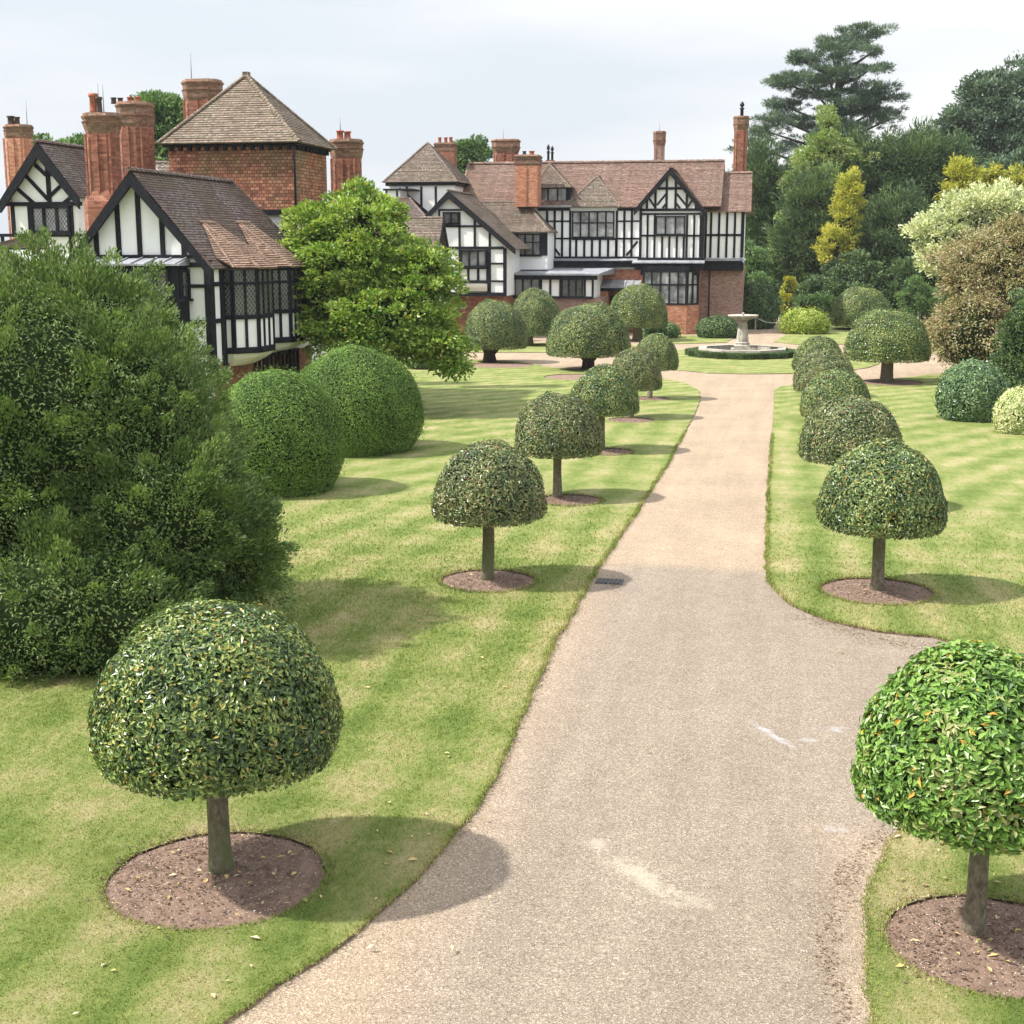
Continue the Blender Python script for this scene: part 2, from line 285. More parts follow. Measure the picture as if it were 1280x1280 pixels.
# ------------------------------------------------------------------ mesh building
def make_obj(name, me, parent=None):
    o = bpy.data.objects.new(name, me); C.objects.link(o)
    if parent is not None:
        o.parent = parent
        q = parent; off = Vector((0, 0, 0))
        while q is not None: off += q.location; q = q.parent
        o.matrix_parent_inverse = Matrix.Translation(-off)      # parts are modelled in world coordinates
    return o
def rebase(o):                                                  # give a world-modelled part a plain local transform
    off = o.matrix_parent_inverse.translation.copy()
    if off.length > 0:
        o.matrix_parent_inverse = Matrix.Identity(4); o.data.transform(Matrix.Translation(off))
    return o
class MB:
    def __init__(s): s.v = []; s.f = []; s.m = []; s.mi = 0; s.smooth = []
    def face(s, pts, sm=False):
        b = len(s.v); s.v += [tuple(map(float, q)) for q in pts]; s.f.append(tuple(range(b, b + len(pts)))); s.m.append(s.mi); s.smooth.append(sm)
    def prism(s, poly0, poly1):                                 # closed solid between two matching outlines
        n = len(poly0); c = sum((Vector(q) for q in list(poly0) + list(poly1)), Vector()) / (2 * n)
        def add(f):
            a = [Vector(q) for q in f]; nn = Vector()
            for i in range(len(a)): nn += a[i].cross(a[(i + 1) % len(a)])
            if nn.dot(sum(a, Vector()) / len(a) - c) < 0: a.reverse()
            s.face(a)
        add(poly0); add(poly1)
        for i in range(n): j = (i + 1) % n; add([poly0[i], poly0[j], poly1[j], poly1[i]])
    def box(s, a, b):
        x0, y0, z0 = a; x1, y1, z1 = b
        s.prism([(x0, y0, z0), (x1, y0, z0), (x1, y1, z0), (x0, y1, z0)], [(x0, y0, z1), (x1, y0, z1), (x1, y1, z1), (x0, y1, z1)])
    def tube(s, path, rads, n=10, cap=True):
        path = [Vector(q) for q in path]; rings = []
        up = Vector((.13, .07, 1)).normalized()
        for i, q in enumerate(path):
            d = (path[min(i + 1, len(path) - 1)] - path[max(i - 1, 0)]).normalized()
            a = d.orthogonal() if abs(d.dot(up)) > .97 else d.cross(up).normalized(); a.normalize()
            if i and rings: 
                a = (pa - d * pa.dot(d)).normalized()
            pa = a; b = d.cross(a)
            rings.append([q + (a * math.cos(2 * math.pi * k / n) + b * math.sin(2 * math.pi * k / n)) * rads[i] for k in range(n)])
        base = len(s.v)
        for r in rings: s.v += [tuple(x) for x in r]
        for i in range(len(rings) - 1):
            for k in range(n):
                a, b = base + i * n + k, base + i * n + (k + 1) % n
                s.f.append((a, b, b + n, a + n)); s.m.append(s.mi); s.smooth.append(True)
        if cap:
            s.f.append(tuple(base + k for k in range(n))[::-1]); s.m.append(s.mi); s.smooth.append(False)
            s.f.append(tuple(base + (len(rings) - 1) * n + k for k in range(n))); s.m.append(s.mi); s.smooth.append(False)
    def lathe(s, cx, cy, prof, n=24, rot=0., sm=True):
        base = len(s.v)
        for r, z in prof: s.v += [(cx + r * math.cos(2 * math.pi * k / n + rot), cy + r * math.sin(2 * math.pi * k / n + rot), z) for k in range(n)]
        for i in range(len(prof) - 1):
            for k in range(n):
                a, b = base + i * n + k, base + i * n + (k + 1) % n
                s.f.append((a, b, b + n, a + n)); s.m.append(s.mi); s.smooth.append(sm)
    def build(s, name, mats, parent=None, label=None):
        if not isinstance(mats, (list, tuple)): mats = [mats]
        me = bpy.data.meshes.new(name); me.from_pydata(s.v, [], s.f)
        for m in mats: me.materials.append(m)
        me.polygons.foreach_set('material_index', s.m); me.polygons.foreach_set('use_smooth', s.smooth)
        uvl = me.uv_layers.new(name='UVMap'); co = np.array(s.v, dtype=float).reshape(-1, 3)
        uv = np.zeros((len(me.loops), 2))
        for p in me.polygons:
            n = np.array(p.normal); idx = list(p.vertices)
            if abs(n[2]) > .985: a = np.array((1., 0, 0)); b = np.array((0, 1., 0))
            else:
                a = np.cross((0, 0, 1), n); a /= np.linalg.norm(a); b = np.cross(n, a)
            P = co[idx]; uv[p.loop_start:p.loop_start + len(idx), 0] = P @ a; uv[p.loop_start:p.loop_start + len(idx), 1] = P @ b
        uvl.data.foreach_set('uv', uv.ravel()); me.update()
        o = make_obj(name, me, parent)
        if parent is not None: rebase(o)
        if label: o['label'] = label
        return o

def arr_mesh(name, V, Fc, UV, mats, mi=None, smooth=False):      # fast triangle mesh
    me = bpy.data.meshes.new(name); n = len(V); k = len(Fc)
    me.vertices.add(n); me.vertices.foreach_set('co', np.asarray(V, dtype=np.float32).ravel())
    me.loops.add(k * 3); me.loops.foreach_set('vertex_index', np.asarray(Fc, dtype=np.int32).ravel())
    me.polygons.add(k); me.polygons.foreach_set('loop_start', np.arange(0, k * 3, 3, dtype=np.int32))
    try: me.polygons.foreach_set('loop_total', np.full(k, 3, dtype=np.int32))
    except Exception: pass
    for m in mats: me.materials.append(m)
    if mi is not None: me.polygons.foreach_set('material_index', np.asarray(mi, dtype=np.int32))
    me.polygons.foreach_set('use_smooth', np.full(k, smooth, dtype=bool))
    l = me.uv_layers.new(name='UVMap'); l.data.foreach_set('uv', np.asarray(UV, dtype=np.float32).ravel())
    me.update(calc_edges=True); me.validate(); return me
def nrm(a): return a / np.maximum(np.linalg.norm(a, axis=-1, keepdims=True), 1e-9)
def leaf_geo(P, A, Nn, Ln, Wd, clump=None, fold=.25, rng=RNG):
    n = len(P); A = nrm(A); sd = nrm(np.cross(A, Nn)); Nn = np.cross(sd, A)
    Ln = np.broadcast_to(Ln, (n,))[:, None]; Wd = np.broadcast_to(Wd, (n,))[:, None]
    b = P - A * Ln * .5; tp = P + A * Ln * .5 - Nn * Ln * .08; m = P - A * Ln * .05
    V = np.stack([b, m + sd * Wd * .5 + Nn * Wd * fold, tp, m - sd * Wd * .5 + Nn * Wd * fold], 1).reshape(-1, 3)
    i = np.arange(n)[:, None] * 4; Fc = np.concatenate([i + [0, 1, 2], i + [0, 2, 3]], 1).reshape(-1, 3)
    r = rng.random(n); c = clump if clump is not None else rng.random(n)
    UV = np.repeat(np.stack([r, c], 1), 6, axis=0)
    return V, Fc, UV
def join_geo(gs):
    V, Fc, UV, MI = [], [], [], []; o = 0
    for (v, f, u), mi in gs:
        V.append(v); Fc.append(f + o); UV.append(u); MI.append(np.full(len(f), mi)); o += len(v)
    return np.concatenate(V), np.concatenate(Fc), np.concatenate(UV), np.concatenate(MI)
def sph(n, rng=RNG): return nrm(rng.normal(size=(n, 3)))
def lump(P, amp, fr, seed=0):                                    # smooth 3D wobble
    s = seed * 1.7; x, y, z = P[:, 0], P[:, 1], P[:, 2]
    return amp * (np.sin(fr * x + 1.3 + s) * np.cos(fr * y * 1.1 + .7 * s) + .6 * np.sin(fr * 1.9 * z + s + 2 * x * fr) + .4 * np.cos(fr * 2.7 * y + 2.1 * fr * x + s)) / 2
def ico_geo(sub=3):
    import bmesh
    bm = bmesh.new(); bmesh.ops.create_icosphere(bm, subdivisions=sub, radius=1)
    V = np.array([v.co[:] for v in bm.verts]); Fc = np.array([[v.index for v in f.verts] for f in bm.faces]); bm.free(); return V, Fc
ICO3 = ico_geo(3); ICO4 = ico_geo(4)

# ---- clipped dome crown (unit radius, height hh)
def dome_prof(tt, hh, k=2.12):                                    # tt 0..1 along rim to top
    z = np.sin(tt * math.pi / 2); r = np.cos(tt * math.pi / 2) ** (2 / k); return r, z ** (2 / k) 
def dome_crown(name, nl, L0, W0, hh, mats, seed, ragged=.02, hang=.3, flat=False, core=.9):
    rg = np.random.default_rng(seed); rim = (.34 if flat else .14) * hh; tuck = .2 if flat else .07
    nt_ = int(nl * (.86 if not flat else 1)); th = rg.random(nt_) * 2 * math.pi
    tt = np.arcsin(rg.random(nt_) ** 1.0) * 2 / math.pi
    r, z = dome_prof(tt, hh); zz = rim + z * (hh - rim)
    low = rg.random(nt_) < (.16 if not flat else .3)
    q = rg.random(nt_) * rim
    r = np.where(low, (1 - tuck * ((rim - q) / rim) ** 2), r); zz = np.where(low, q, zz)
    P = np.stack([r * np.cos(th), r * np.sin(th), zz], 1)
    Nn = nrm(np.stack([P[:, 0], P[:, 1], np.where(low, -.1, (zz - rim) / (hh - rim) ** 2 * 1.1)], 1))
    if not flat:
        nb = nl - nt_; rb = np.sqrt(rg.random(nb)) * .93; tb = rg.random(nb) * 2 * math.pi
        PB = np.stack([rb * np.cos(tb), rb * np.sin(tb), .10 * hh * (1 - rb) ** 1 - .0 + rg.random(nb) * .05], 1)
        P = np.concatenate([P, PB]); Nn = np.concatenate([Nn, nrm(np.stack([PB[:, 0] * .3, PB[:, 1] * .3, -np.ones(nb)], 1))])
    n = len(P); P = P * (1 + lump(P, .045, 3.3, seed) + (0 if flat else lump(P, .02, 8., seed + 2)))[:, None]
    dl = rg.random(n) ** 1.6 * -.12 + (rg.random(n) < .06) * rg.random(n) * ragged * 2.0
    P = P + Nn * dl[:, None]
    tang = nrm(np.cross(Nn, sph(n, rg))); A = nrm(tang + Nn * (rg.random(n) * .9 - .1)[:, None] + np.array([0, 0, -hang]) * rg.random(n)[:, None])
    NN = nrm(Nn + sph(n, rg) * .55)
    cl = np.clip(.5 + lump(P, .9, 5.5, seed + 3), 0, 1) * .6 + rg.random(n) * .4
    sz = .7 + .6 * rg.random(n)
    g1 = leaf_geo(P, A, NN, L0 * sz, W0 * sz, cl, .2, rg)
    # inner twig body
    v, f = ICO3; V = v.copy(); up = V[:, 2] > 0
    a = np.abs(V[:, 2]); rxy = np.sqrt(np.maximum(1 - a ** 2, 0)) ; rn = np.where(up, rxy ** (2 / 2.12), np.maximum(rxy, 0) ** .3)
    s = np.where(rxy > 1e-6, rn / np.maximum(rxy, 1e-6), 0)
    V = np.stack([V[:, 0] * s, V[:, 1] * s, np.where(up, rim + (a ** (2 / 2.12)) * (hh - rim), rim * (1 - np.minimum(a * 3, 1) * .8))], 1)
    if flat: V[:, :2] *= np.where(up, 1, 1 - tuck * np.minimum(a * 3, 1) ** 2)[:, None]
    cpt = np.array([0, 0, hh * .35]); V = cpt + (V - cpt) * core; V *= (1 + lump(V, .045, 3.3, seed))[:, None]
    V += sph(len(V), rg) * .012
    g2 = (V, f, np.zeros((len(f) * 3, 2)) + .3)
    Vv, Fc, UV, MI = join_geo([(g1, 0), (g2, 1)])
    return arr_mesh(name, Vv, Fc, UV, mats, MI)

# ---- free crown from clumps
def cloud_crown(name, ells, ncl, cr_, nleaf, L0, W0, mats, seed, flat=.75, upward=.5, core=.72, shell=.55, spray=0., droop=0., jag=.25, elong=0.):
    """ells: list of (centre, radii, weight)."""
    rg = np.random.default_rng(seed); gs = []; wsum = sum(e[2] for e in ells)
    for c, rr, wt in ells:
        c = np.array(c, float); rr = np.array(rr, float); k = max(3, int(ncl * wt / wsum))
        d = sph(k, rg); rad_ = shell + (1 - shell) * rg.random(k) ** .6
        rad_ *= 1 + (rg.random(k) - .5) * jag
        cc = c + d * rr * rad_[:, None]
        cs = cr_ * (.5 + 1.1 * rg.random(k) ** 1.5)
        m = np.maximum(8, (nleaf * (cs / cr_) ** 2)).astype(int); idx = np.repeat(np.arange(k), m); n = len(idx)
        dd = sph(n, rg); dd[:, 2] = np.where((dd[:, 2] < -.2) & (rg.random(n) < .6), -dd[:, 2], dd[:, 2])
        dist = (.35 + .65 * np.sqrt(rg.random(n)))
        P = cc[idx] + dd * (cs[idx] * dist)[:, None] * np.array([1, 1, flat])
        od = d[idx]
        if spray:
            P += nrm(od + np.array([0, 0, .6])) * (rg.random(n) ** 2 * cs[idx] * spray)[:, None]
        if elong:
            ax3 = nrm(d + sph(k, rg) * .45 + np.array([0, 0, .45]))[idx]; tt = rg.random(n) * 2 - .8
            P = cc[idx] + ax3 * (tt * cs[idx] * elong)[:, None] + dd * (cs[idx] * dist * .8 * (1.1 - .75 * np.clip(tt, 0, 1)))[:, None]
            A_ = ax3 * 1.0
        A = nrm(dd * .6 + od * .5 + sph(n, rg) * .6 + np.array([0, 0, upward * .4 - droop]) + (A_ if elong else 0))
        NN = nrm(dd * .5 + od * .35 + np.array([0, 0, upward]) + sph(n, rg) * .5)
        sz = .65 + .7 * rg.random(n); crnd = rg.random(k)[idx]
        gs.append((leaf_geo(P, A, NN, L0 * sz, W0 * sz, crnd * .8 + .2 * rg.random(n), .2, rg), 0))
        if core:
            v, f = ICO4; V = v * (1 + lump(v, .16, 4.2, seed))[:, None] + sph(len(v), rg) * .03
            V = c + V * rr * core; gs.append(((V, f, np.zeros((len(f) * 3, 2)) + .3), 1))
            area = 4 * math.pi * ((rr[0] * rr[1]) ** 1.6 + (rr[0] * rr[2]) ** 1.6 + (rr[1] * rr[2]) ** 1.6) ** (1 / 1.6) / 3 ** (1 / 1.6) * core ** 2
            q_ = int(min(60000, area / (L0 * W0) * 1.1)); v = sph(q_, rg); P = v * (1 + lump(v, .16, 4.2, seed))[:, None] * (core + .02 + .10 * rg.random(q_))[:, None]
            P = c + P * rr; gs.append((leaf_geo(P, nrm(v * .5 + sph(q_, rg)), nrm(v + np.array([0, 0, .5]) + sph(q_, rg) * .6), L0 * (.7 + .6 * rg.random(q_)), W0, np.clip(.45 + lump(v, .8, 7, seed + 1), 0, 1) * .7 + .3 * rg.random(q_), .2, rg), 0))
    V, Fc, UV, MI = join_geo(gs)
    return arr_mesh(name, V, Fc, UV, mats, MI)

def trunk_mesh(pb, h, r0, r1, bend=.04, seed=0, roots=True):
    rd = random.Random(seed); mb = MB(); n = 9; pth = []; rr = []
    bx, by = rd.uniform(-bend, bend), rd.uniform(-bend, bend)
    for i in range(n):
        t = i / (n - 1); pth.append((pb[0] + bx * math.sin(t * 3) * h * .5, pb[1] + by * math.sin(t * 2.4) * h * .5, pb[2] - .05 + t * (h + .05)))
        rr.append((r0 + (r1 - r0) * t) * (1 + (.28 * max(0, 1 - t * 6) if roots else 0)) * (1 + rd.uniform(-.03, .03)))
    mb.tube(pth, rr, 12); return mb

# ------------------------------------------------------------------ GROUND
def sheet(name, pts, z, mat, kind='structure', holes=(), skirt=.0, wob=.03, step=.35, label=None):
    """flat sheet with slightly irregular edge, round holes and a cut edge going down."""
    rd = random.Random(len(pts) * 13 + int(abs(z) * 1000)); P = []
    n = len(pts)
    for i in range(n):
        a = Vector(pts[i][:2]); b = Vector(pts[(i + 1) % n][:2]); L_ = (b - a).length
        k = max(1, int(L_ / step)) if L_ < 14 else max(1, int(L_ / 3))
        for j in range(k):
            q = a.lerp(b, j / k); P.append(Vector((q.x + rd.uniform(-wob, wob), q.y + rd.uniform(-wob, wob))))
    co = list(P); ed = [(i, (i + 1) % len(P)) for i in range(len(P))]; loops = [list(range(len(P)))]
    for (cx, cy, r) in holes:
        b0 = len(co); m = 44
        for k in range(m):
            rr = r * (1 + rd.uniform(-.02, .02)); co.append(Vector((cx + rr * math.cos(2 * math.pi * k / m), cy + rr * math.sin(2 * math.pi * k / m))))
        ed += [(b0 + k, b0 + (k + 1) % m) for k in range(m)]; loops.append(list(range(b0, b0 + m)))
    vs, es, fs, ov, oe, of = delaunay_2d_cdt(co, ed, [], 1, 1e-5)
    fac = []
    def inside(p, L_):
        c = False; j = len(L_) - 1
        for i in range(len(L_)):
            a, b = co[L_[i]], co[L_[j]]
            if (a.y > p.y) != (b.y > p.y) and p.x < (b.x - a.x) * (p.y - a.y) / (b.y - a.y) + a.x: c = not c
            j = i
        return c
    for f in fs:
        c = sum((vs[i] for i in f), Vector((0, 0))) / len(f)
        if any((c - Vector((h[0], h[1]))).length < h[2] * .97 for h in holes): continue
        if not inside(c, loops[0]): continue
        fac.append(tuple(f))
    mb = MB(); mb.v = [(q.x, q.y, z) for q in vs]
    for f in fac:
        a, b, c = (vs[f[0]], vs[f[1]], vs[f[2]])
        if (b - a).cross(c - a) < 0: f = f[::-1]
        mb.f.append(f); mb.m.append(0); mb.smooth.append(False)
    if skirt:
        mb.mi = 1
        for L_ in loops:
            for i in range(len(L_)):
                a, b = co[L_[i]], co[L_[(i + 1) % len(L_)]]; mb.face([(a.x, a.y, z), (b.x, b.y, z), (b.x, b.y, z - skirt), (a.x, a.y, z - skirt)])
    o = mb.build(name, [mat, M['soil']]); o['kind'] = kind
    return o, [np.array([(co[i].x, co[i].y) for i in L_]) for L_ in loops]

def g2(u, v): q = G(u, v); return (q[0], q[1])
ground = MB(); ground.face([(-900, -200, -.06), (900, -200, -.06), (900, 1500, -.06), (-900, 1500, -.06)])
ground.build('ground', plain('rough_grass', (.06, .10, .03), .9, .3, .4))['kind'] = 'structure'
gr = MB(); gr.face([(-34, 2, 0), (26, 2, 0), (26, 122, 0), (-34, 122, 0)]); gr.build('gravel_drive', M['gravel'])['kind'] = 'structure'

SOIL = [  # centre, radius of the bare soil circles, in order of the trees
    (*g2(272, 1100), 1.06), (*g2(610, 728), .89), (*g2(712, 627), .80), (*g2(759, 566), .80), (*g2(789, 526), .82), (*g2(813, 499), .80)]
SOILR = [(*g2(1240, 1183), .92), (*g2(1096, 741), 1.0), (1.95, 32.4, .95), (1.95, 40.4, .95), (1.95, 48.6, .95), (1.95, 56.4, .8)]
SOILB = [(*g2(625, 457), 1.75), (*g2(722, 472), 1.6), (*g2(1112, 479), 1.5)]
Z1 = .035
left_lawn = [g2(*q) for q in [(262, 1290), (390, 1205), (470, 1150), (560, 1060), (618, 975), (655, 890), (690, 810), (718, 765), (745, 715), (790, 650), (835, 580), (870, 515), (876, 497), (874, 489), (856, 479), (828, 474), (760, 467), (690, 460), (646, 452), (591, 450), (520, 449)]] + [(-34, 76), (-34, 3), (-5, 3), (-4.6, 6)]
lawnL, LL = sheet('left_lawn', left_lawn, Z1, M['turf'], holes=SOIL + SOILB[:2], skirt=.045)
right_lawn = [g2(*q) for q in [(968, 489), (966, 530), (962, 600), (958, 690), (961, 728), (985, 757), (1030, 776), (1090, 790), (1165, 798)]] + [(2.9, 21.0), (5.5, 19.6), (14, 18.2), (24, 18), (24, 66)] + [g2(*q) for q in [(1176, 467.5), (1090, 477), (1010, 480), (976, 484)]]
lawnR, LR = sheet('right_lawn', right_lawn, Z1, M['turf'], holes=SOILR[1:] + SOILB[2:], skirt=.06)
near_lawn = [g2(*q) for q in [(1093, 1290), (1083, 1230), (1080, 1160), (1088, 1100), (1115, 1052), (1150, 1022), (1210, 995), (1290, 975)]] + [(6, 14.9), (14, 14.5), (14, 4), (1.2, 4), (1.05, 7)]
lawnN, LN = sheet('near_lawn', near_lawn, Z1, M['turf'], holes=SOILR[:1], skirt=.06)
isl = [g2(*q) for q in [(812, 452), (824, 443), (850, 438), (900, 435.5), (960, 435.5), (1010, 439), (1055, 445), (1085, 451), (1100, 455), (1085, 460), (1050, 465), (1000, 467.5), (940, 468), (885, 467), (845, 463), (820, 458)]]
sheet('island_lawn', isl, Z1, M['turf'], skirt=.06)
sheet('upper_left_lawn', [g2(*q) for q in [(500, 444), (590, 441), (690, 441), (760, 437), (800, 434), (770, 428), (690, 429), (590, 430), (500, 432)]], Z1, M['turf'], skirt=.06)
sheet('bed_lawn', [g2(*q) for q in [(800, 431), (860, 430), (908, 428.5), (916, 423), (905, 420), (800, 419)]], Z1, M['turf'], skirt=.06)
sheet('upper_right_lawn', [g2(*q) for q in [(967, 428), (995, 431), (1058, 431), (1120, 437), (1178, 444)]] + [(12, 75), (20, 110), (4, 118)] + [g2(*q) for q in [(1035, 408), (990, 415)]], Z1, M['turf'], skirt=.06)
def disc(cx, cy, r, i):
    mb = MB(); rd = random.Random(i); n = 40; rings = []
    for k in range(9):
        q = k / 8; rings.append([(cx + r * 1.03 * q * math.cos(2 * math.pi * j / n), cy + r * 1.03 * q * math.sin(2 * math.pi * j / n), .004 + .05 * (1 - q ** 2) + (rd.uniform(-.006, .006) if k < 8 else 0)) for j in range(n)])
    for k in range(8):
        for j in range(n): mb.face([rings[k][j], rings[k + 1][j], rings[k + 1][(j + 1) % n], rings[k][(j + 1) % n]], True)
    mb.build('bare_soil_circle', M['soil'])['kind'] = 'structure'
for i, s_ in enumerate(SOIL + SOILR + SOILB): disc(*s_, i)

# grass blades, thicker along cut edges
def inpoly(P, poly):
    x, y = P[:, 0], P[:, 1]; c = np.zeros(len(P), bool); j = len(poly) - 1
    for i in range(len(poly)):
        a, b = poly[i], poly[j]
        if a[1] != b[1]:
            k = ((a[1] > y) != (b[1] > y)) & (x < (b[0] - a[0]) * (y - a[1]) / (b[1] - a[1]) + a[0]); c ^= k
        j = i
    return c
def blades():
    rg = np.random.default_rng(3); Ps = []; Es = []
    for (x0, x1, y0, y1), loops, dens in (((-14, -1, 8.5, 34), LL, 2300), ((.9, 5, 8.5, 15.5), LN, 2600), ((-.5, 6.5, 19, 34), LR, 1700)):
        n = int((x1 - x0) * (y1 - y0) * dens); P = np.stack([rg.uniform(x0, x1, n), rg.uniform(y0, y1, n)], 1)
        P = P[rg.random(n) < np.clip((13. / P[:, 1]) ** 1.6, 0, 1) * np.clip((33 - P[:, 1]) / 14, 0, 1)]
        ok = inpoly(P, loops[0])
        for h in loops[1:]: ok &= ~inpoly(P, h)
        P = P[ok]
        d = np.stack([P[:, 0], P[:, 1], -H * np.ones(len(P))], 1); z = d @ Fv; u = 640 + F * (d @ Rv) / z; v = 640 - F * (d @ Uv) / z
        P = P[(u > -40) & (u < 1330) & (v < 1330)]; Ps.append(P)
        for lp in loops:                                          # tufts overhanging the cut edge
            a = lp; b = np.roll(lp, -1, 0); ln = np.linalg.norm(b - a, axis=1); k = ln < 1.5
            for q0, q1, l in zip(a[k], b[k], ln[k]):
                if not 8 < q0[1] < 45: continue
                m = int(l * 170 * min(1, 16 / q0[1])); t = rg.random((m, 1)); e = q0 + (q1 - q0) * t + rg.normal(size=(m, 2)) * .026; Ps.append(e); Es.append(e)
    P = np.concatenate(Ps + [e_ for e_ in Es]); n = len(P); ne_ = sum(len(e_) for e_ in Es); P3 = np.column_stack([P, np.full(n, Z1 - .004)])
    hh = (.014 + .022 * rg.random(n)) * np.clip(P[:, 1] / 16, .9, 1.5); hh[-ne_:] *= 1.7; an = rg.random(n) * 2 * math.pi; w_ = (.004 + .004 * rg.random(n)) * np.clip(P[:, 1] / 13, .9, 2.3)
    sd = np.stack([np.cos(an), np.sin(an), np.zeros(n)], 1) * w_[:, None]; tip = P3 + np.column_stack([rg.normal(size=(n, 2)) * .014, hh])
    V = np.stack([P3 - sd, P3 + sd, tip], 1).reshape(-1, 3); Fc = np.arange(3 * n).reshape(-1, 3)
    UV = np.repeat(np.stack([rg.random(n), rg.random(n)], 1), 3, axis=0)
    me = arr_mesh('grass', V, Fc, UV, [M['blade']]); o = bpy.data.objects.new('grass', me); C.objects.link(o)
    tag(o, 'short mown grass with dry patches and mowing bands', 'grass', kind='stuff')
    print('blades', n)
blades()

# ------------------------------------------------------------------ BUILDINGS
class Face:
    """vertical wall plane: origin (x,y), horizontal direction d; s along d, t = height, outward normal n."""
    def __init__(s, ox, oy, dx, dy):
        l = math.hypot(dx, dy); s.o = np.array((ox, oy, 0.)); s.d = np.array((dx / l, dy / l, 0)); s.n = np.array((s.d[1], -s.d[0], 0))
    def p(s, a, t, out=0.): q = s.o + s.d * a + s.n * out; return (q[0], q[1], t)
    def px(s, u, v):
        r = ray(u, v); k = np.dot(s.o - CP, s.n) / np.dot(r, s.n); q = CP + r * k; return float(np.dot(q - s.o, s.d)), float(q[2])
    def rect(s, mb, a0, t0, a1, t1, o0=0., o1=.05):
        f = [(a0, t0), (a1, t0), (a1, t1), (a0, t1)]; mb.prism([s.p(a, t, o0) for a, t in f], [s.p(a, t, o1) for a, t in f])
    def poly(s, mb, pts, o0, o1): mb.prism([s.p(a, t, o0) for a, t in pts], [s.p(a, t, o1) for a, t in pts])
    def prect(s, mb, u0, v0, u1, v1, o0=0., o1=.05):
        um, vm = (u0 + u1) / 2, (v0 + v1) / 2
        a0 = s.px(u0, vm)[0]; a1 = s.px(u1, vm)[0]; t0 = s.px(um, v1)[1]; t1 = s.px(um, v0)[1]; s.rect(mb, a0, t0, a1, t1, o0, o1); return a0, t0, a1, t1
    def beam(s, mb, a, b, w_, o0=0., o1=.05):                    # slanted timber between two (s,t) points
        a, b = np.array(a), np.array(b); d = b - a; d = d / np.linalg.norm(d); q = np.array((-d[1], d[0])) * w_ / 2
        s.poly(mb, [a - q, b - q, b + q, a + q], o0, o1)
    def pbeam(s, mb, u0, v0, u1, v1, w_, o0=0., o1=.05): s.beam(mb, s.px(u0, v0), s.px(u1, v1), w_, o0, o1)

def window(parent, fc, a0, t0, a1, t1, nx=3, rows=(), glass='glass', fw=.09, out=.09, label=None, sill=True):
    mb = MB(); mb_w = .055
    fc.rect(mb, a0, t0, a0 + fw, t1, .0, out); fc.rect(mb, a1 - fw, t0, a1, t1, .0, out)
    fc.rect(mb, a0 + fw, t1 - fw, a1 - fw, t1, .0, out - .003); fc.rect(mb, a0 + fw, t0, a1 - fw, t0 + fw, .0, out - .003)
    for i in range(1, nx):
        c = a0 + (a1 - a0) * i / nx; fc.rect(mb, c - mb_w, t0 + fw, c + mb_w, t1 - fw, .0, out - .012)
    for r in rows:
        c = t0 + (t1 - t0) * r; fc.rect(mb, a0 + fw, c - .04, a1 - fw, c + .04, .0, out - .022)
    if sill: fc.rect(mb, a0 - .06, t0 - .07, a1 + .06, t0 - .001, .0, out + .06)
    o = mb.build('window', M['timber'], parent, label)
    g = MB(); fc.rect(g, a0 + fw * .5, t0 + fw * .5, a1 - fw * .5, t1 - fw * .5, .002, .022); g.build('pane', M[glass], o); return o
def pwindow(parent, fc, u0, v0, u1, v1, nx=3, rows=(), glass='glass', **k):
    um, vm = (u0 + u1) / 2, (v0 + v1) / 2
    return window(parent, fc, fc.px(u0, vm)[0], fc.px(um, v1)[1], fc.px(u1, vm)[0], fc.px(um, v0)[1], nx, rows, glass, **k)

def courses(mb, poly, h=.105, lift=.022, th=.05):
    """tiled slope: the polygon sliced into overlapping courses, lower edges raised."""
    P = [Vector(q) for q in poly]; n = Vector()
    for i in range(len(P)): n += (P[i] - P[0]).cross(P[(i + 1) % len(P)] - P[0])
    n.normalize()
    if n.z < 0: n = -n; P.reverse()
    a = Vector((0, 0, 1)).cross(n)
    if a.length < 1e-4: a = Vector((1, 0, 0))
    a.normalize(); b = n.cross(a); Q = [(q.dot(a), q.dot(b)) for q in P]; c0 = P[0].dot(n)
    lo = min(q[1] for q in Q); hi = max(q[1] for q in Q); k = max(1, int((hi - lo) / h))
    h = (hi - lo) / k
    def clip(pg, y, keep_above):
        o = []
        for i in range(len(pg)):
            p, q = pg[i], pg[(i + 1) % len(pg)]; ip = (p[1] >= y) == keep_above or p[1] == y; iq = (q[1] >= y) == keep_above or q[1] == y
            if ip: o.append(p)
            if ip != iq: t = (y - p[1]) / (q[1] - p[1]); o.append((p[0] + (q[0] - p[0]) * t, y))
        return o
    rd = random.Random(int(lo * 100))
    for i in range(k):
        y0, y1 = lo + i * h, lo + (i + 1) * h; pg = clip(clip(Q, y0, True), y1, False)
        if len(pg) < 3: continue
        lf = lift * rd.uniform(.8, 1.2)
        def up(q, ex=0): return a * q[0] + b * q[1] + n * (c0 + lf * (1 - (q[1] - y0) / h) + ex)
        mb.face([up(q) for q in pg])
        bot = sorted([q for q in pg if abs(q[1] - y0) < 1e-6], key=lambda q: q[0])
        if len(bot) >= 2:
            l, r = bot[0], bot[-1]; mb.face([up(l, -lf - (.05 if i == 0 else .0)), up(r, -lf - (.05 if i == 0 else 0)), up(r), up(l)])
    # underside
    mb.face([q - n * .03 for q in P][::-1])
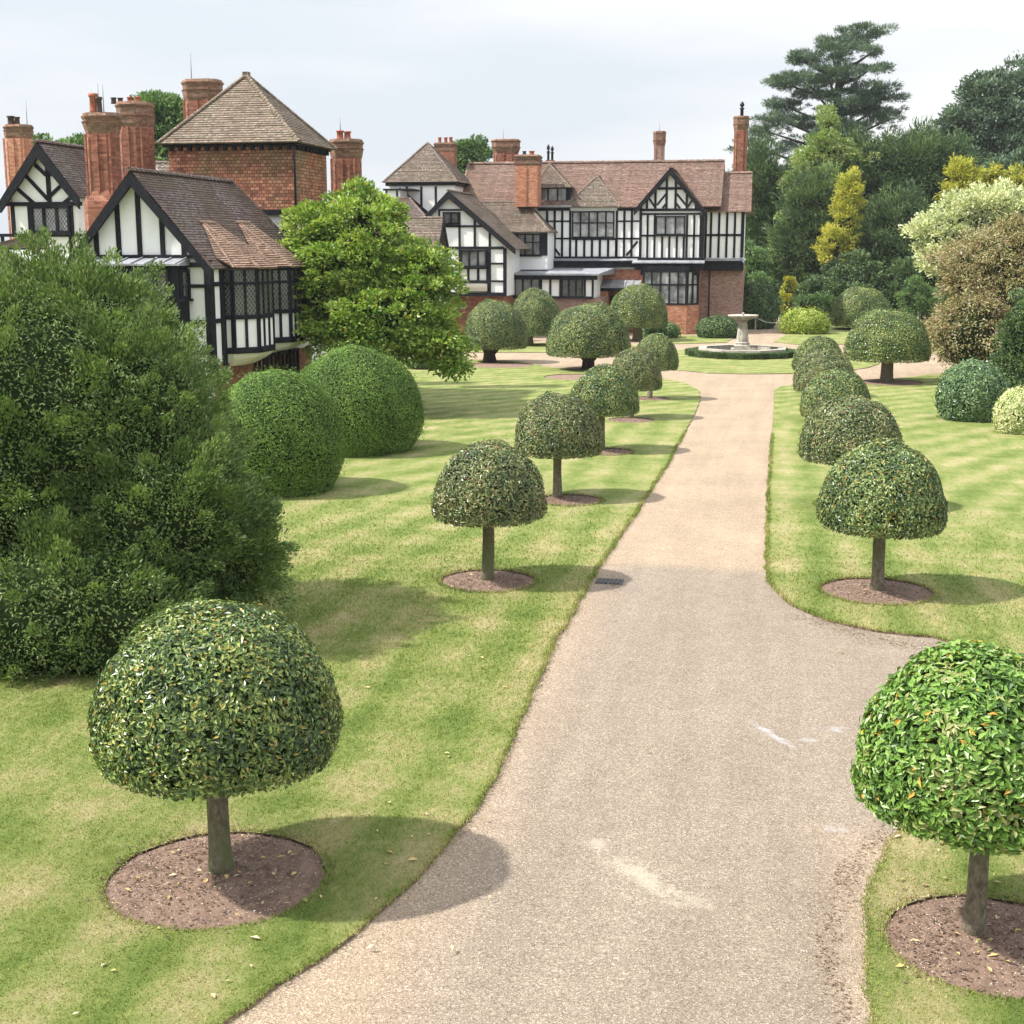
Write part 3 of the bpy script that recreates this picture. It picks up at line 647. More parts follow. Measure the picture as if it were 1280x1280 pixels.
def ridge(mb, a, b, r=.09, seg=.3, hump=True):
    """ridge or hip tiles: overlapping half-round lengths."""
    a, b = Vector(a), Vector(b); L_ = (b - a).length; k = max(1, int(L_ / seg)); d = (b - a) / L_
    s = d.cross(Vector((0, 0, 1))); s.normalize(); u = s.cross(d)
    for i in range(k):
        p0 = a + d * (L_ * i / k - .02); p1 = a + d * (L_ * (i + 1) / k)
        r0, r1 = (r * 1.16, r * .95) if hump else (r, r)
        ring = lambda p, q: [p + s * q * math.cos(t) + u * (q * math.sin(t) - .02) for t in np.linspace(0, math.pi, 6)]
        mb.prism(ring(p0, r0), ring(p1, r1))
def sh_poly(poly, dz): return [(q[0], q[1], q[2] + dz) for q in poly]

def chimney(parent, u, v0, v1, wpx, Y, dep=None, kind='poly', mat='brick', cap=.9, pots=(), potmat='pot', label=None, flare=1.2, plinth=None):
    """wpx/v measured on the photo at the stack's own depth; v0 = top of cap, v1 = where it meets the roof (or lower)."""
    r = ray(u, v0); D = depth(CP + r * (Y / r[1])); c = CP + r * (Y / r[1]); w_ = wpx * D / F; zt = c[2]; zb = at(u, v1, D)[2]; dep = dep or w_ * .8
    cx, cy = c[0], Y + dep / 2
    def sec(sx_, sy_, z, ch=.28):
        a, b = w_ / 2 * sx_, dep / 2 * sy_; e = min(a, b) * 2 * ch if kind == 'poly' else .01
        return [(cx - a + e, cy - b, z), (cx + a - e, cy - b, z), (cx + a, cy - b + e, z), (cx + a, cy + b - e, z), (cx + a - e, cy + b, z), (cx - a + e, cy + b, z), (cx - a, cy + b - e, z), (cx - a, cy - b + e, z)]
    k = 1 / flare
    mb = MB(); zs = zt - cap
    mb.prism(sec(k, k, zb), sec(k, k, zs))
    # ribs up the shaft where the flues meet
    for rx in ((-.42, .42) if kind == 'poly' else ()) + ((-.02,) if wpx > 30 else ()):
        x = cx + rx * w_ * k; mb.box((x - .035, cy - dep / 2 * k - .05, zb), (x + .035, cy - dep / 2 * k + .02, zs - .002))
    if plinth:
        mb.prism(sec(1.12, 1.12, zb - 1.5), sec(1.12, 1.12, zb + plinth)); mb.prism(sec(1.12, 1.12, zb + plinth + .001), sec(k + .01, k + .01, zb + plinth + .35))
    o = mb.build('chimney', M[mat], parent, label)
    mc = MB(); z = zs; st = [(k, .12, k + .05), (k + .05, .25, .98), (.98, .05, 1.03), (.95, max(.1, cap - .62), .96), (.99, .08, 1.04), (1.0, .12, .92)]
    tot = sum(q[1] for q in st)
    for s0, dz, s1 in st:
        dz *= cap / tot; mc.prism(sec(s0, s0, z + .0005), sec(s1, s1, z + dz)); z += dz
    mc.build('chimney_cap', M['brick_cap'], o)
    for px_, vt, wp, *rest in pots:
        pm = rest[0] if rest else potmat; x = at(px_, v0, D)[0] if True else 0
        q = CP + ray(px_, vt) * D; rr = wp * D / F / 2; m2 = MB(); h = q[2] - zt
        xx = cx + (px_ - u) * D / F * 1.0
        if pm == 'cowl':
            m2.lathe(xx, cy, [(0, zt - .02), (rr * .75, zt - .02), (rr * .75, zt + h * .45), (rr * 1.1, zt + h * .5), (rr * 1.1, zt + h * .55), (rr * .35, zt + h * .6)], 12)
            m2.lathe(xx, cy, [(rr * .35, zt + h * .6), (rr * .9, zt + h * .68), (rr * 1.05, zt + h * .78), (rr * .7, zt + h * .9), (rr * .1, zt + h)], 12)
            m2.build('chimney_cowl', M['iron'], o)
        else:
            m2.lathe(xx, cy + random.uniform(-.1, .1), [(0, zt - .02), (rr * 1.1, zt - .02), (rr * .95, zt + h * .15), (rr * .85, zt + h * .8), (rr * 1.12, zt + h * .84), (rr * 1.1, zt + h), (rr * .75, zt + h), (rr * .7, zt + h * .6), (0, zt + h * .6)], 14)
            m2.build('chimney_pot', M[pm], o)
    return o
def rod(parent, u, v0, v1, Y):
    a = ray(u, v0); a = CP + a * (Y / a[1]); b = ray(u, v1); b = CP + b * (Y / b[1]); mb = MB(); mb.tube([(a[0], Y, b[2]), (a[0], Y, a[2])], [.02, .012], 6); mb.build('lightning_rod', M['lead'], parent)

# ================= left house
LH = empty('manor_wing', (-20, 46, 0), 'long black and white timbered house wing with red tile-hung square tower at left', 'house')
Y1 = 41.0; f1 = Face(0, Y1, 1, 0)
XE = f1.px(262, 340)[0]; XW = f1.px(95, 330)[0]; ax, az = f1.px(169, 216); ez = f1.px(262, 325.5)[1]; ezl = f1.px(92, 321)[1]
YB = 50.3                                                           # rear of the gabled block, meets the tower
YH = (lambda r: r[1] * (ax / r[0]))(ray(290, 223)) - .1
EW = Face(XE, 0, 0, 1)                                              # east wall: s = world Y
w1 = MB(); w1.prism([(XW, Y1, 0), (XE, Y1, 0), (XE, Y1, ez - .12), (ax, Y1, az - .14), (XW, Y1, ezl - .12)], [(XW, YH, 0), (XE, YH, 0), (XE, YH, ez - .12), (ax, YH, az - .14), (XW, YH, ezl - .12)]); w1.box((XW, YH + .01, 0), (XE, YB, ez - .14))
w1.build('wall', M['plaster'], LH, 'white plastered wall of the front gabled block')
# roof
rr_z = CP[2] + (lambda r: r[2] * (ax / r[0]))(ray(290, 223)); rr_y = min(YB, (lambda r: r[1] * (ax / r[0]))(ray(290, 223)))
ov = .22; yf = Y1 - .35; s_e = (az - ez) / (XE - ax); xe = XE + ov; zeave = az - s_e * (xe - ax)
s_w = (az - ezl) / (ax - XW); xw = XW - ov; zw = az - s_w * (ax - xw)
rf = MB(); courses(rf, [(ax, yf, az + .06), (ax, rr_y, rr_z + .06), (xe, YB, zeave), (xe, yf, zeave)]) if abs(rr_z - az) < .02 else None
courses(rf, [(ax, yf, az + .06), (ax, rr_y, az + .06), (xe, YB - .1, zeave), (xe, yf, zeave)])
courses(rf, [(ax, rr_y, az + .06), (xe, YB - .1, zeave), (ax, YB - .1, zeave)]); ridge(rf, (ax, rr_y, az + .06), (xe, YB - .1, zeave), .08, .2)
courses(rf, [(ax, yf, az + .06), (ax, rr_y, az + .06), (xw, YB, zw), (xw, yf, zw)])
ridge(rf, (ax, yf - .02, az + .07), (ax, rr_y, az + .07), .11)
rf.build('roof', M['roof_plum'], LH, 'plum-brown tiled roof streaked with pale lichen')
# flared tile hoods over the bays
def hood(y0, lenE, out, ret, u, v):
    q = ray(u, v); nn = np.array((s_e, 0, 1.)); nn /= np.linalg.norm(nn); p0 = np.array((ax, yf, az + .06)); T = CP + q * (np.dot(p0 - CP, nn) / np.dot(q, nn))
    o = .16; za = zeave + .02; y1 = y0 + (out - ret); y2 = y1 + lenE; y3 = y2 + (out - ret)
    yc = (y0 + y3) / 2; t0 = (T[0], yc - .55, T[2] + .05); t1 = (T[0], yc + .35, T[2] + .05)
    P_ = [(xe - .25, y0 - .45, za + .3), (XE + ret + o, y0 - .18, za), (XE + out + o, y1 - .12, za - .02), (XE + out + o, y2 + .12, za - .02), (XE + ret + o, y3 + .18, za), (xe - .25, y3 + .3, za + .3)]
    b = MB()
    for pg in ([t0, P_[0], P_[1]], [t0, P_[1], P_[2]], [t0, P_[2], P_[3], t1], [t1, P_[3], P_[4]], [t1, P_[4], P_[5]]): courses(b, pg, .11, .03)
    for e_ in P_[1:3]: ridge(b, t0, e_, .07, .16)
    for e_ in P_[3:5]: ridge(b, t1, e_, .07, .16)
    ridge(b, (t0[0], t0[1] - .1, t0[2]), (t1[0], t1[1] + .1, t1[2]), .08, .2)
    b.build('roof', M['roof_orange'], LH, 'flared orange tile hood over a bay window')
hood(EW.px(280, 380)[0], 1.35, .92, .3, 285, 281); hood(Face(XE + .3, 0, 0, 1).px(337, 380)[0], 1.3, .85, .3, 330, 281)
# bargeboards
bb = MB()
f1b = Face(0, Y1 - .28, 1, 0)
def barge(mb, fc, apex, foot, w_, o0=0, o1=.12):
    a = np.array(apex); b = np.array(foot); fc.poly(mb, [(a[0], a[1]), (b[0], b[1]), (b[0], b[1] - w_), (a[0], a[1] - w_ * 1.25)], o0, o1)
barge(bb, f1b, (ax, az), (xe, zeave), .33); barge(bb, f1b, (ax, az), (xw, zw), .33, .001, .121)
bb.build('bargeboard', M['timber'], LH)
tb = MB()
for u, vt in ((121, 284), (148, 252), (173.5, 228), (203, 256), (230, 290)): f1.prect(tb, u - 2.8, vt, u + 2.8, 319.5, 0, .06)
f1.prect(tb, 96, 318.5, 258, 323, 0, .09)
f1.prect(tb, 258.5, 325, 267, 470, -.05, .10)
for v in (357.5,): f1.prect(tb, 231, v - 2.2, 258, v + 2.2, 0, .06)
f1.prect(tb, 231, 400, 258, 405, 0, .07); f1.prect(tb, 222, 329, 231.5, 470, 0, .08); f1.prect(tb, 231, 328, 258, 334, 0, .075)
# east wall timbers
def er(u0, v0, u1, v1, o1=.06): EW.prect(tb, u0, v0, u1, v1, 0, o1)
er(262.5, 328, 267.5, 480, .07); er(276, 328, 281, 480)
zb_ = EW.px(270, 355)[1]
for z in (EW.px(272, 355)[1], EW.px(272, 401)[1], ez - .15): EW.rect(tb, Y1 + .1, z - .07, YB, z + .07, 0, .055)
tb.build('timber_frame', M['timber'], LH)
# lead-roofed bay on the gable front
bf = Face(0, Y1 - .75, 1, 0); a0 = bf.px(112, 330)[0]; a1 = bf.px(222, 330)[0]; zt_ = bf.px(170, 332)[1]
bw = MB(); bw.box((a0, Y1 - .75, 0), (a1, Y1 - .01, zt_)); bw.build('bay_window', M['timber'], LH, 'dark leaded bay under the front gable')
lb = MB(); lb.prism([(a0 - .12, Y1 - .9, zt_ + .002), (a1 + .12, Y1 - .9, zt_ + .002), (a1 + .12, Y1 - .005, zt_ + .002), (a0 - .12, Y1 - .005, zt_ + .002)], [(a0 - .12, Y1 - .9, zt_ + .06), (a1 + .12, Y1 - .9, zt_ + .06), (a1 + .05, Y1 - .005, zt_ + .24), (a0 - .05, Y1 - .005, zt_ + .24)])
for i in range(7): x = a0 + (a1 - a0) * i / 6; lb.prism([(x - .025, Y1 - .9, zt_ + .06), (x + .025, Y1 - .9, zt_ + .06), (x + .025, Y1 - .005, zt_ + .24), (x - .025, Y1 - .005, zt_ + .24)], [(x - .025, Y1 - .9, zt_ + .1), (x + .025, Y1 - .9, zt_ + .1), (x + .025, Y1 - .005, zt_ + .28), (x - .025, Y1 - .005, zt_ + .28)])
lb.build('lead_canopy', M['lead'], LH)
pwindow(LH, bf, 122, 337, 212, 374, 5, (), 'glass_dark')
bs = Face(a1, 0, 0, 1); window(LH, bs, Y1 - .68, bf.px(170, 374)[1], Y1 - .06, zt_ - .12, 1, (), 'glass_dark')
# canted bays on the east wall
def zat(v, u, Yd): r = ray(u, v); return float(H + r[2] * (Yd / r[1]))
def cbay(y0, lenE, u_ref, vs, out=.92, ret=.3):
    vt, vtr, vs_, vp, vb, vc = vs; Yr = y0 + .5; z = [zat(q, u_ref, Yr) for q in vs]
    zt0, ztr, zs, zp, zb0, zc = z
    pts = [(XE - .02, y0), (XE + ret, y0), (XE + out, y0 + (out - ret)), (XE + out, y0 + (out - ret) + lenE), (XE + ret, y0 + 2 * (out - ret) + lenE), (XE - .02, y0 + 2 * (out - ret) + lenE)]
    mb = MB(); mb.prism([(x, y, zb0) for x, y in pts], [(x, y, zeave - .04) for x, y in pts]); bay = mb.build('bay_window', M['plaster'], LH, None)
    tm = MB(); gp = MB(); fr = MB()
    for (x0, ya), (x1, yb) in zip(pts[:-1], pts[1:]):
        L_ = math.hypot(x1 - x0, yb - ya); fc = Face(x0, ya, x1 - x0, yb - ya); e = .07
        for s0 in (0, L_ - e): fc.rect(tm, s0, zb0, s0 + e, zeave - .05, 0, .05)
        fc.rect(tm, e, zb0, L_ - e, zb0 + .2, 0, .075); fc.rect(tm, e, zs - .09, L_ - e, zs + .05, 0, .07); fc.rect(tm, e, zt0 - .02, L_ - e, zeave - .05, 0, .045)
        n = max(1, round(L_ / .42))
        for i in range(1, n): c = L_ * i / n; fc.rect(tm, c - .045, zb0 + .2, c + .045, zs - .09, 0, .048)
        for i in range(1, n): c = L_ * i / n; fc.rect(fr, c - .035, zs + .05, c + .035, zt0 - .02, 0, .048)
        fc.rect(fr, e, ztr - .045, L_ - e, ztr + .045, 0, .04)
        if L_ > .25: fc.rect(gp, e, zs + .05, L_ - e, zt0 - .02, .0, .014)
    tm.build('timber_frame', M['timber'], bay); fr.build('window_frame', M['timber'], bay); gp.build('pane', M['glass_dark'], bay)
    cv = MB(); sc = lambda k, z_: [(XE - .02 + (x - XE + .02) * k, (y0 + .9) + (y - y0 - .9) * (.6 + .4 * k), z_) for x, y in pts]
    for (k0, z0_), (k1, z1_) in zip([(.98, zb0), (.9, zb0 - .12), (.7, zb0 - .25)], [(.9, zb0 - .12), (.7, zb0 - .25), (.35, zc)]): cv.prism(sc(k1, z1_), sc(k0, z0_ - .001))
    cv.build('cove', M['cream_plaster'], bay); return bay
y_b1 = EW.px(280, 380)[0]
cbay(y_b1, 1.35, 305, (337, 354, 395, 400, 441, 457))
y_b2 = Face(XE + .3, 0, 0, 1).px(337, 380)[0]
cbay(y_b2, 1.3, 350, (337, 352, 388, 392, 428, 436), .85)
# ground floor glazing and brick under the bays
gb = MB(); EW.rect(gb, Y1 + .02, 0, YB, zat(446, 330, 45), .004, .03); gb.build('wall', M['brick'], LH, 'red brick ground floor wall below the bays')
for i in range(4): window(LH, EW, y_b1 + 2.3 + i * 1.15, .6, y_b1 + 3.2 + i * 1.15, 2.3, 2, (.65,), 'glass_dark', out=.12)

# ---- square tower
YT = 50.4; ft = Face(0, YT, 1, 0); x0t = ft.px(211, 200)[0]; x1t = ft.px(368, 200)[0]; te = Face(x1t, 0, 0, 1); y1t = te.px(408, 200)[0]
zte = ft.px(370, 180)[1]; ztb = ft.px(300, 262)[1]
tw_ = MB(); tw_.box((x0t, YT, ztb), (x1t, y1t, zte)); tw_.build('wall', M['tile_hung'], LH, 'red and mossy tile-hung upper wall of the square tower')
tl = MB(); tl.box((x0t + .12, YT + .12, 0), (x1t - .12, y1t - .1, ztb - .001)); tl.build('wall', M['plaster'], LH, 'white plastered lower wall of the square tower')
tt = MB(); ftl = Face(0, YT + .12, 1, 0); tel = Face(x1t - .12, 0, 0, 1)
ftl.rect(tt, x0t, ztb - .22, x1t - .05, ztb - .004, 0, .16); tel.rect(tt, YT + .1, ztb - .22, y1t - .1, ztb - .004, 0, .1)
ftl.prect(tt, 355, 268, 368, 420, 0, .07); tel.rect(tt, YT + .16, 0, YT + .42, ztb - .23, 0, .06)
for yy in (1.3, 2.2): tel.rect(tt, YT + yy, 2.2, YT + yy + .22, ztb - .23, 0, .06)
for v in (330, 382): z = tel.px(385, v)[1]; tel.rect(tt, YT + .43, z - .09, y1t - .1, z + .09, 0, .055)
z = tel.px(385, 419)[1]; tel.rect(tt, YT + .43, z - .15, y1t - .1, z + .1, 0, .2)
ex = .16
for s_ in range(14):                                                # dentil brackets under the eaves
    x = x0t + (x1t - x0t) * (s_ + .5) / 14; ft.rect(tt, x - .06, zte - .2, x + .06, zte - .02, .0, .17)
for s_ in range(9): y = YT + (y1t - YT) * (s_ + .5) / 9; te.rect(tt, y - .06, zte - .2, y + .06, zte - .02, 0, .17)
tt.box((x0t - .16, YT - .16, zte - .03), (x1t + .16, y1t + .16, zte + .06))
tt.build('timber_frame', M['timber'], LH)
apx = ((x0t + x1t) / 2, (YT + y1t) / 2); apz = H + (lambda r: r[2] * (apx[1] / r[1]))(ray(308, 94)); o_ = .3; ze_ = zte + .07
c4 = [(x0t - o_, YT - o_), (x1t + o_, YT - o_), (x1t + o_, y1t + o_), (x0t - o_, y1t + o_)]
tr = MB()
apx = ((lambda r: r[0] * (apx[1] / r[1]))(ray(308, 94)), apx[1])
for i in range(4): a, b = c4[i], c4[(i + 1) % 4]; courses(tr, [(a[0], a[1], ze_), (b[0], b[1], ze_), (apx[0], apx[1], apz)], .115, .025)
for a in c4: ridge(tr, (a[0], a[1], ze_ + .02), (apx[0], apx[1], apz + .02), .085, .17)
tr.box((apx[0] - .12, apx[1] - .12, apz - .1), (apx[0] + .12, apx[1] + .12, apz + .12))
tr.build('roof', M['roof_fawn'], LH, 'pyramid roof of weathered fawn tiles with bonnet hips')
dp = MB(); dp.tube([(x1t + .05, YT - .1, zte), (x1t + .03, YT - .08, zte - .5), (x1t + .03, YT - .08, ztb - 2.5)], [.05, .05, .05], 8); dp.build('drainpipe', M['iron'], LH)

# ---- second gabled block further left
YL2 = 47.; f2 = Face(0, YL2, 1, 0); bx, bz = f2.px(51.5, 179); fx, fz = f2.px(104, 247); s2 = (bz - fz) / (fx - bx); fxl = bx - (fx - bx) * 1.06
w2 = MB(); w2.prism([(fxl + .3, YL2, 0), (fx - .25, YL2, 0), (fx - .25, YL2, fz + .25), (bx, YL2, bz - .1), (fxl + .3, YL2, fz + .25)], [(fxl + .3, 56, 0), (fx - .25, 56, 0), (fx - .25, 56, fz + .25), (bx, 56, bz - .1), (fxl + .3, 56, fz + .25)])
w2.build('wall', M['plaster'], LH, 'white plastered wall of the rear gabled block')
r2 = MB(); yr = 50.2; courses(r2, [(bx, YL2 - .3, bz + .03), (bx, yr, bz + .03), (fx + 1.5, yr + 4, fz - .9), (fx + 1.5, YL2 - .3, fz - s2 * 1.5 + .0)] if False else [(bx, YL2 - .3, bz + .03), (bx, yr, bz + .03), (fx, yr + 2.8, fz), (fx, YL2 - .3, fz)])
courses(r2, [(bx, YL2 - .3, bz + .03), (bx, 56, bz + .03), (fxl, 56, fz - .12), (fxl, YL2 - .3, fz - .12)])
hx, hz = Face(0, 52, 1, 0).px(157, 219); hx0, hz0 = Face(0, 52, 1, 0).px(98, 183)
courses(r2, [(hx0 - 1, 52., hz0), (hx0, 52., hz0), (hx, 52.0, hz), (hx + 1.2, 51.5, hz - 1.5), (hx0 - 1, 50.5, hz - 1.5)] if False else [(hx0, 52.6, hz0), (hx + 1., 50.3, hz - 1.6), (hx0 - .6, 50.3, hz - 1.6), (hx0 - .6, 52.6, hz0)])
ridge(r2, (bx, YL2 - .3, bz + .05), (bx, yr, bz + .05), .1)
r2.build('roof', M['roof_plum'], LH, 'brown tiled roof of the rear gabled block')
b2 = MB(); f2b = Face(0, YL2 - .25, 1, 0); barge(b2, f2b, (bx, bz), (fx, fz), .42); barge(b2, f2b, (bx, bz), (fxl, fz - .12), .42, .001, .121); b2.build('bargeboard', M['timber'], LH)
t2 = MB()
f2.prect(t2, 58, 192, 63, 254, 0, .06); f2.prect(t2, 4, 252.5, 103, 257.5, 0, .075); f2.prect(t2, -20, 292, 108, 296, 0, .07)
for (a, b, c, d) in ((58, 219, 44, 206), (60, 249, 33, 220), (45, 256, 22, 236), (63, 219, 73, 209), (62, 246, 84, 225), (80, 254, 96, 241)): f2.pbeam(t2, a, b, c, d, .13, 0, .05)
for u in (17, 38, 90): f2.prect(t2, u - 2.2, 257, u + 2.2, 293, 0, .055)
for u in (5, 60, 90): f2.prect(t2, u - 2, 296, u + 2, 340, 0, .05)
t2.build('timber_frame', M['timber'], LH); pwindow(LH, f2, 40, 257.5, 88, 291.5, 3, (), 'glass')
lt = MB(); q0 = at(-30, 311, 44); q1 = at(64, 311, 44); q2 = at(62, 296, 47.4); q3 = at(-30, 296, 47.4)
courses(lt, [tuple(q0), (q1[0], q1[1], q0[2]), (q2[0], q0[1] + 3, q3[2]), (q0[0], q0[1] + 3, q3[2])]); lt.build('roof', M['roof_grey'], LH, 'low lean-to roof at the left edge')
# roof glimpsed beyond the tower
bk = MB(); fb = Face(0, 62, 1, 0); p0 = fb.px(165, 203); p1 = fb.px(230, 203)
courses(bk, [(p0[0], 62, p0[1]), (p1[0], 62, p1[1]), (p1[0], 59.5, p1[1] - 2.2), (p0[0], 59.5, p0[1] - 2.2)]); ridge(bk, (p0[0], 62, p0[1]), (p1[0], 62, p1[1])); bk.box((p0[0], 60, 0), (p1[0], 66, p0[1] - 2.0)); bk.build('roof', M['roof_grey'], LH, 'brown roof ridge beyond the square tower')
chimney(LH, 118.5, 140, 300, 48, 44.2, .95, 'poly', 'brick', .7, ((109, 115.5, 11), (117, 120, 8, 'pot_dark')), label='tall ribbed brick chimney between the two left gables', flare=1.22, plinth=1.3)
chimney(LH, 158, 126, 235, 44, 51, 1.4, 'poly', 'brick', .95, ((129, 119, 7, 'pot_dark'), (140, 120, 7, 'pot_dark'), (152, 119, 8), (163, 119, 8)), label='broad ribbed brick chimney with a row of short pots', flare=1.1)
chimney(LH, 15, 155, 300, 35, 57., 1.0, 'poly', 'brick_orange', .6, ((7, 144, 9, 'pot_dark'), (14, 145, 7, 'pot_dark')), label='orange brick chimney at the left edge', flare=1.1)
chimney(LH, 245.5, 98, 200, 50, 55.5, 1.2, 'poly', 'brick', .85, label='broad flat-topped chimney behind the pyramid roof', flare=1.12)
chimney(LH, 427, 173, 300, 41, 55.6, 1.2, 'poly', 'brick', .8, ((420, 162, 9), (429, 163, 9)), label='ribbed brick chimney at the right of the tower', flare=1.16)
for a in ((32, 125, 160, 57.5), (122, 105, 140, 44.6), (128, 106, 141, 44.6), (238, 66, 98, 56), (425, 146, 166, 56.2)): rod(LH, *a)

# ================= main house
MH = empty('manor_house', (-12, 98.5, 0), 'large black and white Tudor style manor house with russet roofs at end of drive', 'house')
YM = 98.5; fm = Face(0, YM, 1, 0); YG = 97.2; fg = Face(0, YG, 1, 0); YW = 99.0; fw_ = Face(0, YW, 1, 0)
def PX(fc, u, v): return fc.px(u, v)
# main range body
xl = fm.px(576, 240)[0]; xr = fm.px(905, 240)[0]; zem = fm.px(740, 258)[1]
RY = YM + 4.0; fr_ = Face(0, RY, 1, 0); zr = fr_.px(745, 203.5)[1]; xrl = fr_.px(586, 203)[0]; xrr = fr_.px(906, 203)[0]
mbm = MB(); mbm.box((xl, YM, 0), (fg.px(845, 290)[0], RY + 4, zem)); mbm.build('wall', M['plaster'], MH, 'white plastered wall of the main range'); mbm = MB(); mbm.box((fg.px(845, 290)[0] + .01, RY - .5, 0), (xrr - .15, RY + 4, zem)); mbm.build('wall', M['plaster'], MH, 'white wall of the main range behind the right wing')
rm = MB(); yf = YM - .35; ze = zem - .05; rp = [(xl - .2, yf, ze), (xrr, yf, ze), (xrr, RY, zr), (xrl, RY, zr)]
courses(rm, rp, .13, .03); courses(rm, [(xl - .2, RY + 4.3, ze), (xrr, RY + 4.3, ze), (xrr, RY, zr), (xrl, RY, zr)], .2, .03)
rm.prism([(xrr - .02, yf + .1, ze), (xrr - .02, RY + 4, ze), (xrr - .02, RY, zr - .1)], [(xrr - .1, yf + .1, ze), (xrr - .1, RY + 4, ze), (xrr - .1, RY, zr - .1)])
ridge(rm, (xrl, RY, zr + .03), (xrr, RY, zr + .03), .14, .4); ridge(rm, (xl - .2, yf, ze), (xrl, RY, zr), .1, .3)
rm.build('roof', M['roof_red'], MH, 'russet tiled roof of the main range')
# right wing
xwl = fw_.px(873, 290)[0]; xwr = fw_.px(928.5, 290)[0]; zew = fw_.px(900, 264)[1]; RYw = YW + 3.2; frw = Face(0, RYw, 1, 0); zrw = frw.px(900, 217)[1]; xvr = frw.px(940.5, 217)[0]
bw2 = MB(); zjet = fw_.px(900, 330)[1]
bw2.box((xwl + .05, YW, zjet), (xwr, RYw + 3, zew)); bw2.build('wall', M['plaster'], MH, 'white plastered upper wall of the right wing')
bw3 = MB(); fwb = Face(0, YW + .25, 1, 0); xbr = fwb.px(927, 380)[0]; bw3.box((xwl - .0, YW + .25, 0), (xbr, RYw + 3, zjet - .001)); bw3.build('wall', M['brick_pale'], MH, 'pale brown brick ground floor of the right wing')
rw = MB(); xe0 = xwl - 1.2
courses(rw, [(xe0, YW - .35, zew - .05), (xwr + .55, YW - .35, zew - .05), (xvr, RYw, zrw), (xe0, RYw, zrw)], .13, .03); courses(rw, [(xe0, RYw + 3.4, zew - .05), (xwr + .55, RYw + 3.4, zew - .05), (xvr, RYw, zrw), (xe0, RYw, zrw)], .2, .03)
rw.prism([(xwr + .3, YW, zew - .05), (xwr + .3, RYw + 3, zew - .05), (xvr - .2, RYw, zrw - .1)], [(xwr + .2, YW, zew - .05), (xwr + .2, RYw + 3, zew - .05), (xvr - .3, RYw, zrw - .1)])
ridge(rw, (xe0, RYw, zrw + .03), (xvr, RYw, zrw + .03), .13, .4); rw.build('roof', M['roof_red'], MH, 'russet tiled roof of the right wing')
# cross gable
gx, gz = fg.px(838.5, 210); glx, glz = fg.px(793, 263); grx, grz = fg.px(882.5, 265); xg0 = fg.px(802, 290)[0]; xg1 = fg.px(875.5, 290)[0]; zjg = fg.px(838, 324)[1]
mg = MB(); sg = (gz - glz) / (gx - glx); zz = lambda x: gz - abs(x - gx) * sg - .1
mg.prism([(xg0, YG, zjg), (xg1, YG, zjg), (xg1, YG, zz(xg1)), (gx, YG, gz - .1), (xg0, YG, zz(xg0))], [(xg0, RY, zjg), (xg1, RY, zjg), (xg1, RY, zz(xg1)), (gx, RY, gz - .1), (xg0, RY, zz(xg0))])
mg.build('wall', M['plaster'], MH, 'white plastered wall of the tall front gable')
rg_ = MB(); ygf = YG - .4
courses(rg_, [(gx, ygf, gz), (gx, RY + .4, gz), (grx, YM + .6, grz), (grx, ygf, grz)], .13, .03); courses(rg_, [(gx, ygf, gz), (gx, RY + .4, gz), (glx, RY - .5, glz), (glx, ygf, glz)], .13, .03)
ridge(rg_, (gx, ygf, gz + .02), (gx, RY + .2, gz + .02), .12, .4); rg_.build('roof', M['roof_red'], MH, 'russet tiled roof of the tall front gable')
bg_ = MB(); fgb = Face(0, YG - .3, 1, 0); barge(bg_, fgb, (gx, gz), (grx, grz), .38); barge(bg_, fgb, (gx, gz), (glx, glz), .38, .001, .121); bg_.build('bargeboard', M['timber'], MH)
# timbering: crop coordinates of the photo (4.268x from 680,120)
def c5(x): return 680 + x / 4.268
def d5(y): return 120 + y / 4.268
tg = MB()
def g(x0, y0, x1, y1, o1=.06, fc=fg): fc.prect(tg, c5(x0), d5(y0), c5(x1), d5(y1), 0, o1)
g(508, 590, 522, 862, .08); g(840, 600, 855, 862, .08)
g(522, 600, 848, 614, .1); g(522, 624, 840, 634, .07)
for x in (552, 590, 762, 800, 834): g(x - 5.5, 635, x + 5.5, 862)
for x in (630, 668, 708, 745): g(x - 5.5, 750, x + 5.5, 862)
g(522, 740, 590, 750); g(765, 740, 840, 750); g(592, 736, 755, 749, .075)
for x, y0 in ((550, 555), (595, 500), (655, 430), (703, 430), (762, 500), (810, 560)): g(x - 6, y0, x + 6, 600)
g(607, 486, 752, 500, .07)
for (a, b, c, d) in ((603, 582, 652, 522), (709, 522, 757, 582), (560, 545, 592, 592), (797, 545, 767, 592), (632, 599, 655, 570), (726, 599, 703, 570)):
    fg.pbeam(tg, c5(a), d5(b), c5(c), d5(d), .13, 0, .05)
fg.prect(tg, c5(500), d5(862), c5(858), d5(875), 0, .14)
# main first floor timbers
def m_(x0, y0, x1, y1, o1=.06): fm.prect(tg, c5(x0), d5(y0), c5(x1), d5(y1), 0, o1)
for x in (17, 57, 97, 140): m_(x - 6, 612, x + 6, 858)
for x in (388, 428, 468): m_(x - 6, 612, x + 6, 858)
for x in (172, 215, 256, 298, 342, 385): m_(x - 6, 768, x + 6, 858)
m_(-30, 598, 140, 612, .08); m_(392, 598, 510, 612, .08); m_(-30, 664, 140, 672); m_(-30, 756, 150, 765); m_(392, 664, 510, 672); m_(392, 756, 510, 766); m_(152, 758, 388, 768, .09)
m_(-30, 856, 512, 866, .11); fm.pbeam(tg, c5(440), d5(850), c5(500), d5(775), .15, 0, .05); fm.pbeam(tg, c5(30), d5(775), c5(85), d5(850), .15, 0, .05)
